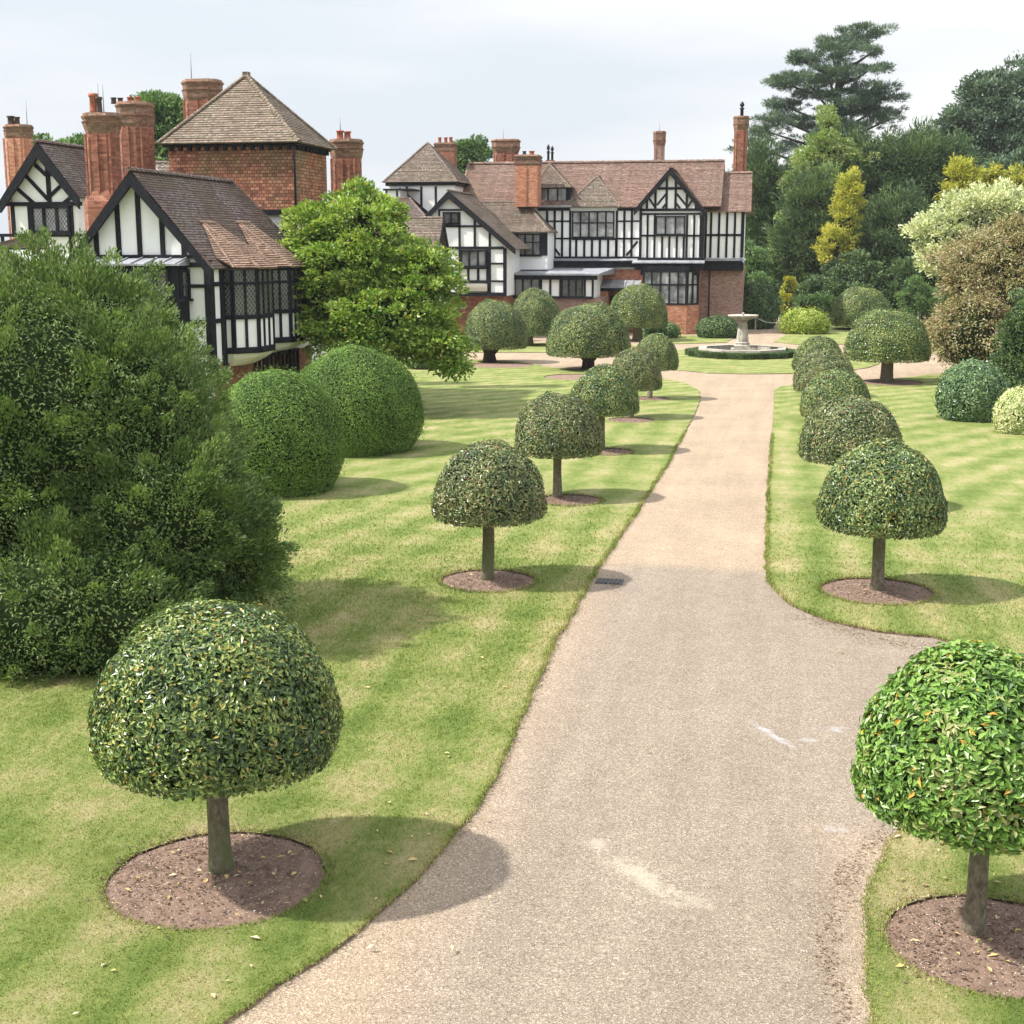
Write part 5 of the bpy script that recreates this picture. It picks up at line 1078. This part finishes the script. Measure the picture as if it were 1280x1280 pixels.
topiary(797, 426, 75, 354, 410, crownB[1], 'topiary dome in front of the orange brick porch wall', gb_, .3, 1.3, seed=16)
topiary(1108, 478, 104, 385, 453, crownB[1], 'wide topiary tree right of the right row, trunk on gravel edge', gb_, .26, 1.3, seed=17, uc=1110)
topiary(1075, 412, 76, 358, 409, crownB[1], 'low rounded topiary dome behind the lime shrub and wide tree', gb_, .2, 1.3, seed=18)

def domebush(name, u, vb, wpx, vt, mat, label, cat, L0, W0, n, k=1.0, seed=0, group=None, core='core', rag=.02):
    D0 = depth(G(u, vb)); R_ = wpx * D0 / F / 2; g_ = G(u, vb); c = np.array(g_) + np.array((-math.sin(YAW), math.cos(YAW), 0)) * R_ * .9; D = depth(c); R_ = wpx * D / F / 2
    x = CP + ray(u, vb) * 1; cc = at(u, 400, D); c[0] = cc[0]; c[1] = cc[1]; zt = at(u, vt, D)[2]
    me = dome_crown(name, n, L0 / R_, W0 / R_, zt / R_, [M[mat], M[core]], seed, rag, .1, True, .95)
    o = bpy.data.objects.new(name, me); C.objects.link(o); o.location = (c[0], c[1], .02); o.scale = (R_, R_, R_)
    tag(o, label, cat, group); print(label[:40], R_, zt, c); return o
domebush('clipped_yew', 340, 634, 170, 463, 'yew', 'rounded clipped yew dome nearer the big loose shrub', 'bush', .07, .022, 70000, seed=21, group='clipped yew domes on left lawn', rag=.055)
domebush('clipped_yew', 442, 579, 172, 435, 'yew', 'larger rounded clipped yew dome below the leafy green tree', 'bush', .07, .022, 80000, seed=22, group='clipped yew domes on left lawn', rag=.055)
domebush('clipped_shrub', 897, 424, 54, 395, 'dark_green', 'rounded dark shrub against the pale brick wall', 'bush', .14, .08, 6000, seed=23, rag=.05)
domebush('clipped_shrub', 826, 424, 50, 402, 'mid_green', 'low spreading green shrub at foot of the brick bay', 'bush', .2, .08, 4000, seed=24, rag=.12)
domebush('clipped_shrub', 1222, 533, 88, 452, 'glossy', 'glossy dark green mounded shrub on the right lawn', 'bush', .12, .06, 16000, seed=25, rag=.07)
domebush('variegated_shrub', 1280, 549, 58, 488, 'varieg', 'cream and yellow variegated shrub at right edge of lawn', 'bush', .11, .05, 9000, seed=26, rag=.07)
domebush('lime_shrub', 1006, 419, 62, 386, 'lime', 'low lime-green shrub beside the gravel path', 'bush', .2, .09, 8000, seed=27, rag=.1)
domebush('dark_shrub', 532, 464, 50, 446, 'dark_green', 'small dark low shrub under the leafy green tree', 'bush', .14, .06, 4000, seed=28, rag=.06)
domebush('dark_shrub', 945, 412, 54, 352, 'dark_green', 'dark bushy shrub at right corner of the main house', 'bush', .22, .1, 9000, seed=29, rag=.1)
domebush('lime_shrub', 918, 408, 36, 385, 'lime', 'small yellow-green shrub behind the fountain bowl', 'bush', .2, .09, 3000, seed=30, rag=.1)
domebush('dark_shrub', 965, 371, 34, 341, 'dark_green', 'dark round bush at head of the gravel path', 'bush', .22, .1, 4000, seed=31, rag=.08)

# ------------------------------------------------------------------ FREE TREES AND SHRUBS
def tree(name, label, cat, base, crown_me, trunk=None, group=None, bark='bark_dark'):
    e = empty(name, (base[0], base[1], 0), label, cat, group)
    crown_me.transform(Matrix.Translation((-base[0], -base[1], 0)))
    c = bpy.data.objects.new('crown', crown_me); C.objects.link(c); c.parent = e
    if trunk: trunk.build('trunk', M[bark], e)
    return e
def E(u, v, D, rx, rz, ry=None, wt=1.):                            # ellipsoid from photo px at depth D; rx, rz in px
    return (at(u, v, D), (rx * D / F, (ry if ry else rx) * D / F, rz * D / F), wt)
def limbs(base, tips, r0, h_split):
    mb = MB(); b = Vector((base[0], base[1], -.1)); t = Vector((base[0], base[1], h_split)); mb.tube([b, b.lerp(t, .5) + Vector((.05, 0, 0)), t], [r0 * 1.2, r0, r0 * .85], 12)
    for q in tips: q = Vector(q); m = t.lerp(q, .5) + Vector((random.uniform(-.3, .3), random.uniform(-.3, .3), .2)); mb.tube([t - Vector((0, 0, .2)), m, q], [r0 * .6, r0 * .4, r0 * .1], 8)
    return mb
# big loose shrub at left
D = 21.0
els = [E(30, 570, D + .6, 205, 236, 190, 3.), E(178, 555, D + .3, 96, 136, 130, 1.6), E(205, 655, D - .2, 108, 112, 115, 1.8), E(60, 765, D - 1.0, 190, 105, 110, 1.6), E(-60, 640, D, 160, 230, 170, 1.2), E(130, 440, D + .9, 80, 84, 100, .9), E(278, 700, D + .2, 64, 54, 66, .8), E(70, 420, D + 1.2, 92, 92, 110, 1.)]
me = cloud_crown('big_shrub_crown', els, 1350, .33, 250, .066, .027, [M['shrub'], M['core']], 41, .8, .5, .86, .85, 0, 0, .12, elong=.95)
tree('loose_shrub', 'huge loose feathery green shrub filling the left side', 'shrub', at(80, 700, D), me, limbs(at(80, 700, D), [els[0][0], els[2][0], els[1][0]], .18, .8))
# bright leafy tree in front of the left house
D = 50.
els = [E(445, 330, D, 78, 78, 80, 2.5), E(510, 383, D - .5, 60, 60, 70, 1.8), E(400, 380, D - .3, 44, 62, 60, 1.2), E(455, 268, D, 42, 30, 34, .5), E(400, 296, D, 40, 42, 44, .7), E(530, 340, D - .3, 40, 34, 40, .6), E(540, 425, D - .8, 34, 34, 40, .7), E(470, 400, D - 1., 80, 55, 60, 1.5), E(566, 452, D - 1., 12, 18, 20, .2), E(440, 246, D, 12, 12, 12, .1)]
me = cloud_crown('bright_tree_crown', els, 520, .52, 120, .17, .10, [M['bright'], M['core']], 42, .6, .6, .58, .62, .2, .15, .42)
bs2 = at(468, 470, D); bs2[2] = 0; tree('leafy_tree', 'bright green broad-leaved tree in front of the houses', 'tree', bs2, me, limbs(bs2, [e_[0] for e_ in els[:4]], .22, 1.6))
# cedar
D = 146.
plates = [(1080, 40, 32, 8), (1055, 52, 42, 11), (1040, 68, 60, 11), (1000, 74, 26, 9), (1095, 62, 18, 4), (1060, 90, 50, 8), (1000, 100, 46, 10), (975, 102, 28, 6), (1092, 84, 20, 4), (1085, 112, 40, 9), (1020, 118, 42, 6), (1035, 98, 40, 10), (1110, 122, 22, 5), (985, 134, 36, 7), (1090, 140, 42, 12), (1050, 130, 40, 10), (975, 150, 34, 8), (1070, 158, 48, 12), (960, 165, 28, 9), (1010, 155, 40, 9), (1110, 150, 16, 8), (950, 188, 34, 14), (970, 210, 40, 16), (1030, 176, 56, 14), (960, 240, 36, 30), (975, 290, 40, 45)]
els = []
for i, (u, v, a, b) in enumerate(plates):
    els.append(E(u, v, D + random.uniform(-2.5, 2.5), a, b, a * .8, a * (b + 5) / 300)) if i % 1 == 0 else None
me = cloud_crown('cedar_crown', els, 900, .74, 80, .5, .07, [M['blue_green'], M['core']], 43, .45, .9, 0, .15, .35, 0, .2)
bs3 = at(1040, 300, D); tk = MB(); T0 = Vector((bs3[0], bs3[1], 0)); top = Vector(at(1050, 55, D)); tk.tube([T0, T0.lerp(top, .5), T0.lerp(top, .8), top], [.8, .62, .4, .12], 10)
for (u, v, a, b), e_ in zip(plates, els):
    q = Vector(e_[0]); s_ = T0.lerp(top, max(.3, min(.95, (q.z - 1.8) / top.z))); tk.tube([s_, s_.lerp(q, .5) + Vector((0, 0, -.3)), q], [.24, .16, .06], 6)
tree('cedar_tree', 'tall dark cedar with layered branches standing against the sky', 'tree', bs3, me, tk)
# trees of the right-hand wood
def ftree(name, label, els, ncl, crr, nl, L0, W0, mat, seed, D, base, group='trees behind right lawn', **k):
    me = cloud_crown(name + '_crown', els, ncl, crr, nl, L0, W0, [M[mat], M['core']], seed, **k)
    b = at(base[0], base[1], D); b[2] = 0; tree(name, label, 'tree', b, me, limbs(b, [e_[0] for e_ in els[:3]], .25, max(1., els[0][0][2] * .4)), group)
D = 128; ftree('yew_tree', 'broad dark evergreen in the middle of the wood behind the golden conifer', [E(1130, 230, D, 85, 62, 70, 2), E(1160, 280, D, 80, 60, 60, 1.5), E(1090, 215, D, 50, 40, 50, 1), E(1180, 205, D, 40, 30, 40, .7), E(1120, 330, D - 2, 90, 60, 60, 1.2)], 420, 1.05, 120, .55, .09, 'dark_green', 51, D, (1130, 330), core=.8, shell=.8, spray=.9, upward=.6, flat=.6)
D = 119; ftree('dark_conifer', 'dark feathery conifer between golden conifer and cream shrub', [E(1120, 320, D, 55, 62, 50, 2), E(1100, 355, D - 1, 50, 40, 40, 1), E(1125, 280, D, 30, 35, 30, .5)], 200, .9, 120, .5, .08, 'dark_green', 52, D, (1120, 370), core=.8, shell=.8, spray=.9, flat=.6)
D = 126; ftree('pale_tree', 'pale green light-leaved tree below the cedar', [E(1035, 200, D, 42, 30, 30, 1), E(1020, 230, D, 48, 40, 40, 1.3), E(1036, 160, D, 8, 24, 8, .25), E(1070, 205, D, 24, 30, 24, .4), E(988, 290, D - 2, 26, 26, 26, .5), E(985, 325, D - 2, 24, 20, 20, .4)], 240, .85, 90, .3, .17, 'pale_green', 53, D, (1020, 330), core=.5, shell=.5)
D = 122; ftree('dark_conifer', 'dark green conifer between pale tree and golden conifer', [E(1015, 280, D, 36, 60, 30, 1.5), E(1010, 320, D, 42, 40, 30, 1)], 150, .9, 120, .5, .08, 'dark_green', 54, D, (1012, 340), core=.8, shell=.8, spray=.9, flat=.6)
D = 117; ftree('golden_conifer', 'golden yellow conifer glowing in front of dark wood', [E(1060, 250, D, 14, 24, 14, 1), E(1056, 285, D, 20, 32, 18, 1.3), E(1040, 312, D - .5, 17, 24, 16, 1), E(1052, 330, D - .5, 18, 14, 16, .5), E(1064, 226, D, 7, 8, 8, .15)], 170, .45, 80, .28, .08, 'gold', 55, D, (1052, 350), core=.6, shell=.6, spray=.9, jag=.35)
D = 82; ftree('cream_tree', 'cream variegated tree with pale frothy foliage at right', [E(1225, 285, D, 62, 44, 50, 2), E(1190, 300, D, 44, 38, 40, 1.2), E(1260, 270, D, 50, 38, 40, 1.2), E(1170, 325, D, 22, 14, 20, .3)], 300, .55, 110, .2, .12, 'cream', 56, D, (1220, 380), core=.6, shell=.6, spray=.5)
D = 64; ftree('rust_tree', 'rust-brown shrubby tree spilling over the right lawn edge', [E(1270, 385, D, 92, 88, 70, 3), E(1215, 420, D - 1, 48, 50, 50, 1.5), E(1240, 340, D, 60, 48, 50, 1.4), E(1290, 310, D, 50, 40, 40, 1)], 420, .5, 130, .15, .06, 'rust', 57, D, (1270, 440), core=.75, shell=.78, spray=.5, droop=.4, upward=.3)
D = 58; ftree('green_shrub', 'blue-green loose shrub beside the rust-brown tree at right edge', [E(1285, 420, D, 34, 60, 34, 1), E(1270, 470, D, 30, 24, 30, .5)], 90, .45, 120, .14, .06, 'dark_green', 58, D, (1290, 480), core=.75, shell=.75)
D = 150; ftree('ash_tree', 'large blue-green broadleaf tree rising at the right edge', [E(1245, 150, D, 50, 52, 50, 2), E(1285, 130, D, 50, 46, 50, 1.5), E(1200, 168, D, 28, 28, 30, .7), E(1240, 215, D, 62, 50, 50, 1.5), E(1225, 122, D, 20, 18, 20, .3)], 330, 1.25, 110, .5, .22, 'blue_green', 59, D, (1240, 300), core=.75, shell=.7, spray=.3)
D = 104; ftree('golden_conifer', 'yellow-tipped conifer just above the cream tree', [E(1200, 222, D, 12, 14, 12, 1), E(1215, 228, D, 16, 12, 12, 1), E(1240, 225, D, 7, 16, 8, .7), E(1190, 240, D, 12, 12, 12, .6), E(1275, 232, D, 12, 14, 12, .7)], 110, .5, 70, .3, .09, 'gold', 60, D, (1215, 300), core=.5, shell=.5, spray=.8)
D = 110; ftree('blue_shrub', 'silvery blue-green tree behind the cream tree', [E(1260, 225, D, 30, 22, 25, 1), E(1285, 215, D, 24, 24, 25, 1)], 90, .8, 90, .35, .16, 'blue_green', 61, D, (1270, 300), core=.7)
D = 112; ftree('understorey_shrub', 'dark leafy shrub under the golden conifer', [E(1065, 350, D + 3, 40, 28, 30, 1), E(1030, 372, D, 36, 28, 26, .8), E(1068, 380, D + 1, 40, 26, 26, .8), E(1110, 380, D + 2, 34, 28, 26, .6)], 200, .6, 110, .26, .12, 'dark_green', 62, D, (1060, 375), core=.8)
D = 114; ftree('understorey_shrub', 'grey-brown twiggy shrub left of low topiary dome', [E(1030, 384, D - 3, 24, 16, 20, 1), E(1012, 380, D - 3, 18, 14, 18, .5)], 60, .5, 90, .22, .08, 'mid_green', 63, D, (1028, 388), core=.7)
D = 113; ftree('yellow_shrub', 'narrow yellow-green shrub beside the path head', [E(986, 362, D, 8, 16, 10, 1), E(986, 384, D, 9, 16, 10, 1)], 50, .35, 90, .2, .09, 'gold', 64, D, (986, 378), core=.7)
D = 124; ftree('understorey_shrub', 'mid green bushes beyond the head of the path', [E(960, 335, D, 26, 16, 24, 1), E(1000, 350, D, 24, 16, 24, 1)], 80, .7, 100, .3, .13, 'mid_green', 65, D, (975, 365), core=.8)
D = 106; ftree('laurel_shrub', 'tall green shrub hugging right corner of main house', [E(942, 345, D + 3, 16, 40, 18, 1), E(950, 375, D, 22, 26, 20, 1)], 90, .6, 100, .28, .13, 'mid_green', 66, D, (945, 405), core=.8)
D = 130; ftree('dark_conifer', 'dark tall conifer immediately right of main house', [E(955, 250, D, 26, 60, 30, 1.3), E(965, 310, D, 34, 45, 34, 1)], 160, 1., 120, .5, .08, 'dark_green', 67, D, (958, 330), core=.8, shell=.8, spray=.9, flat=.6)
D = 103; ftree('small_conifer', 'sparse young conifer beside the pale stake', [E(1158, 385, D, 12, 26, 12, 1), E(1140, 372, D, 16, 26, 14, 1)], 70, .45, 80, .25, .05, 'mid_green', 68, D, (1155, 410), core=.5)
D = 110; ftree('dark_conifer', 'very dark evergreen behind the sparse young conifer', [E(1165, 355, D + 2, 45, 40, 30, 1.3), E(1200, 400, D, 40, 40, 30, 1)], 150, .85, 120, .45, .08, 'dark_green', 69, D, (1170, 400), core=.85, shell=.85)
# behind the houses
D = 95; ftree('distant_tree', 'rounded green tree behind chimneys left of the square tower', [E(200, 160, D, 30, 40, 30, 1.5), E(185, 190, D, 30, 30, 30, 1), E(100, 195, D, 16, 16, 20, .4), E(42, 190, D, 14, 14, 16, .3)], 190, .9, 120, .35, .17, 'mid_green', 70, D, (195, 260), 'trees behind the houses', core=.8, shell=.75)
D = 125; ftree('distant_tree', 'green tree showing between chimneys of the main house', [E(590, 195, D, 18, 20, 20, 1), E(585, 215, D, 20, 16, 20, 1)], 80, .9, 100, .4, .2, 'mid_green', 71, D, (588, 260), 'trees behind the houses', core=.8)
# closing hedge far behind so the wood has depth
def far_wood():
    rg = np.random.default_rng(77); els = []
    for i in range(22): D_ = 168 + rg.random() * 12; els.append(E(930 + i * 24, 262 + rg.random() * 16, D_, 24, 60, 26, 1))
    me = cloud_crown('wood', els, 520, 1.5, 70, .6, .25, [M['dark_green'], M['core']], 78, core=.85, shell=.85)
    o = bpy.data.objects.new('far_wood', me); C.objects.link(o); tag(o, 'dark mass of wood closing the view behind the garden trees', 'wood', kind='stuff')
far_wood()

# ------------------------------------------------------------------ SMALL THINGS
# drain cover
q = G(762, 727); e = empty('drain_cover', (q[0] - .0, q[1], 0), 'small dark iron drain grate at left edge of the drive', 'drain')
d = MB(); d.box((q[0] - .25, q[1] - .2, .0), (q[0] + .25, q[1] + .2, .008)); d.build('frame', M['iron'], e)
d = MB()
for i in range(6): d.box((q[0] - .22 + i * .075, q[1] - .17, .0085), (q[0] - .19 + i * .075, q[1] + .17, .02))
d.build('grate', M['iron'], e)
# rope across the path
a = G(944, 412); b = G(982, 414); e = empty('rope_barrier', ((a[0] + b[0]) / 2, (a[1] + b[1]) / 2, 0), 'pale rope slung between low posts across the path', 'rope barrier')
r_ = MB(); P0 = np.array((a[0], a[1], .95)); P1 = np.array((b[0], b[1], .95)); r_.tube([tuple(P0 + (P1 - P0) * t + np.array((0, 0, -1.6 * t * (1 - t)))) for t in np.linspace(0, 1, 12)], [.03] * 12, 6); r_.build('rope', M['rope'], e)
for P_ in (P0, P1): m = MB(); m.lathe(P_[0], P_[1], [(.05, 0), (.045, .95), (.06, .97), (.03, 1.03), (0, 1.04)], 8); m.build('post', M['stake'], e)
# stake beside sapling
q = G(1147, 406); m = MB(); m.prism([(q[0] - .07, q[1] - .07, 0), (q[0] + .07, q[1] - .07, 0), (q[0] + .07, q[1] + .07, 0), (q[0] - .07, q[1] + .07, 0)], [(q[0] - .06, q[1] - .06, 1.3), (q[0] + .06, q[1] - .06, 1.3), (q[0] + .06, q[1] + .06, 1.25), (q[0] - .06, q[1] + .06, 1.25)]); tag(m.build('garden_stake', M['stake']), 'pale upright stake beside the sparse young conifer', 'stake')
# fallen leaves and litter
rg = np.random.default_rng(5)
def litter(name, P, L0, W0, mat, label, cat, z):
    n = len(P); P3 = np.column_stack([P, z + .006 + rg.random(n) * .01]); A = nrm(np.column_stack([rg.normal(size=(n, 2)), rg.normal(size=n) * .15])); NN = nrm(np.column_stack([rg.normal(size=(n, 2)) * .25, np.ones(n)]))
    s = .5 + rg.random(n); me = arr_mesh(name, *leaf_geo(P3, A, NN, L0 * s, W0 * s, None, .15, rg), [mat]); o = bpy.data.objects.new(name, me); C.objects.link(o); tag(o, label, cat, kind='stuff')
lm = leafmat('fallen_leaf', [(.12, .16, .05), (.5, .38, .1), (.55, .42, .22), (.5, .25, .08), (.6, .52, .35)], .7, .1)
lt_ = leafmat('brown_litter', [(.08, .055, .035), (.14, .10, .065), (.22, .15, .10)], .9, 0)
pts = []
for (cu, cv_, su, sv_, n) in ((520, 1110, 60, 50, 12), (300, 1110, 70, 30, 40), (600, 900, 120, 120, 10), (500, 800, 120, 80, 12), (1150, 700, 60, 60, 14), (1180, 1080, 60, 50, 10), (200, 1220, 100, 40, 10), (650, 640, 80, 60, 12), (1240, 1180, 60, 30, 26), (610, 728, 30, 8, 26), (1096, 741, 34, 10, 26)):
    for _ in range(n): q = G(rg.normal(cu, su), min(1275, rg.normal(cv_, sv_))); pts.append(q[:2])
litter('fallen_leaves', np.array(pts), .075, .035, lm, 'scattered yellow and brown fallen leaves on lawn and soil circles', 'fallen leaves', Z1 + .012)
def along(pp, n, w_):
    o = []
    for _ in range(n):
        i = rg.integers(len(pp) - 1); t = rg.random(); a_, b_ = np.array(pp[i], float), np.array(pp[i + 1], float); q = a_ + (b_ - a_) * t + rg.normal(size=2) * np.array((w_[0], w_[1])); o.append(G(*q)[:2])
    return np.array(o)
lit = np.concatenate([along([(1000, 772), (1050, 785), (1100, 800), (1160, 808)], 900, (12, 3.5)), along([(1125, 1020), (1090, 1055), (1060, 1090), (1050, 1110)], 420, (9, 9)), along([(1045, 1120), (1030, 1180), (1045, 1230), (1060, 1275)], 330, (10, 10)), along([(757, 722), (775, 735)], 120, (8, 4)), along([(740, 728), (700, 800), (660, 890), (622, 975), (570, 1050)], 500, (3, 4))])
litter('gravel_litter', lit, .03, .014, lt_, 'dark brown leaf litter gathered along the gravel edges', 'litter', 0)
n = 9000; ths = []
for cx, cy, r in SOIL + SOILR[:2]:
    k = int(380 * min(1, 20 / max(cy, 1))) + 100; rr = np.sqrt(rg.random(k)) * r * .97; t = rg.random(k) * 6.283; ths.append(np.stack([cx + rr * np.cos(t), cy + rr * np.sin(t)], 1))
litter('soil_chips', np.concatenate(ths), .014, .010, plain('pale_chip', (.5, .45, .38), .9, .3, 30), 'tiny pale stone chips scattered over the bare soil circles', 'chips', .05)
litter('soil_crumbs', np.concatenate(ths * 3) + rg.normal(size=(len(np.concatenate(ths)) * 3, 2)) * .12, .03, .022, plain('soil_crumb', (.13, .085, .06), .95, .4, 30), 'crumbs of brown earth over the bare soil circles', 'soil', .045)
# thin summer haze over the whole garden
hz = MB(); hz.box((-260, -12, -1.1), (200, 240, 46)); ho = hz.build('haze', newmat('haze')[0]); tag(ho, 'thin pale summer haze', 'haze', kind='stuff')
ht = ho.data.materials[0].node_tree; ht.nodes.clear(); ho_ = N(ht, 'ShaderNodeOutputMaterial'); pv = N(ht, 'ShaderNodeVolumePrincipled'); pv.inputs['Density'].default_value = .00016; pv.inputs['Color'].default_value = (.93, .95, 1, 1); pv.inputs['Anisotropy'].default_value = .2
ht.links.new(pv.outputs[0], ho_.inputs['Volume'])
print('done')
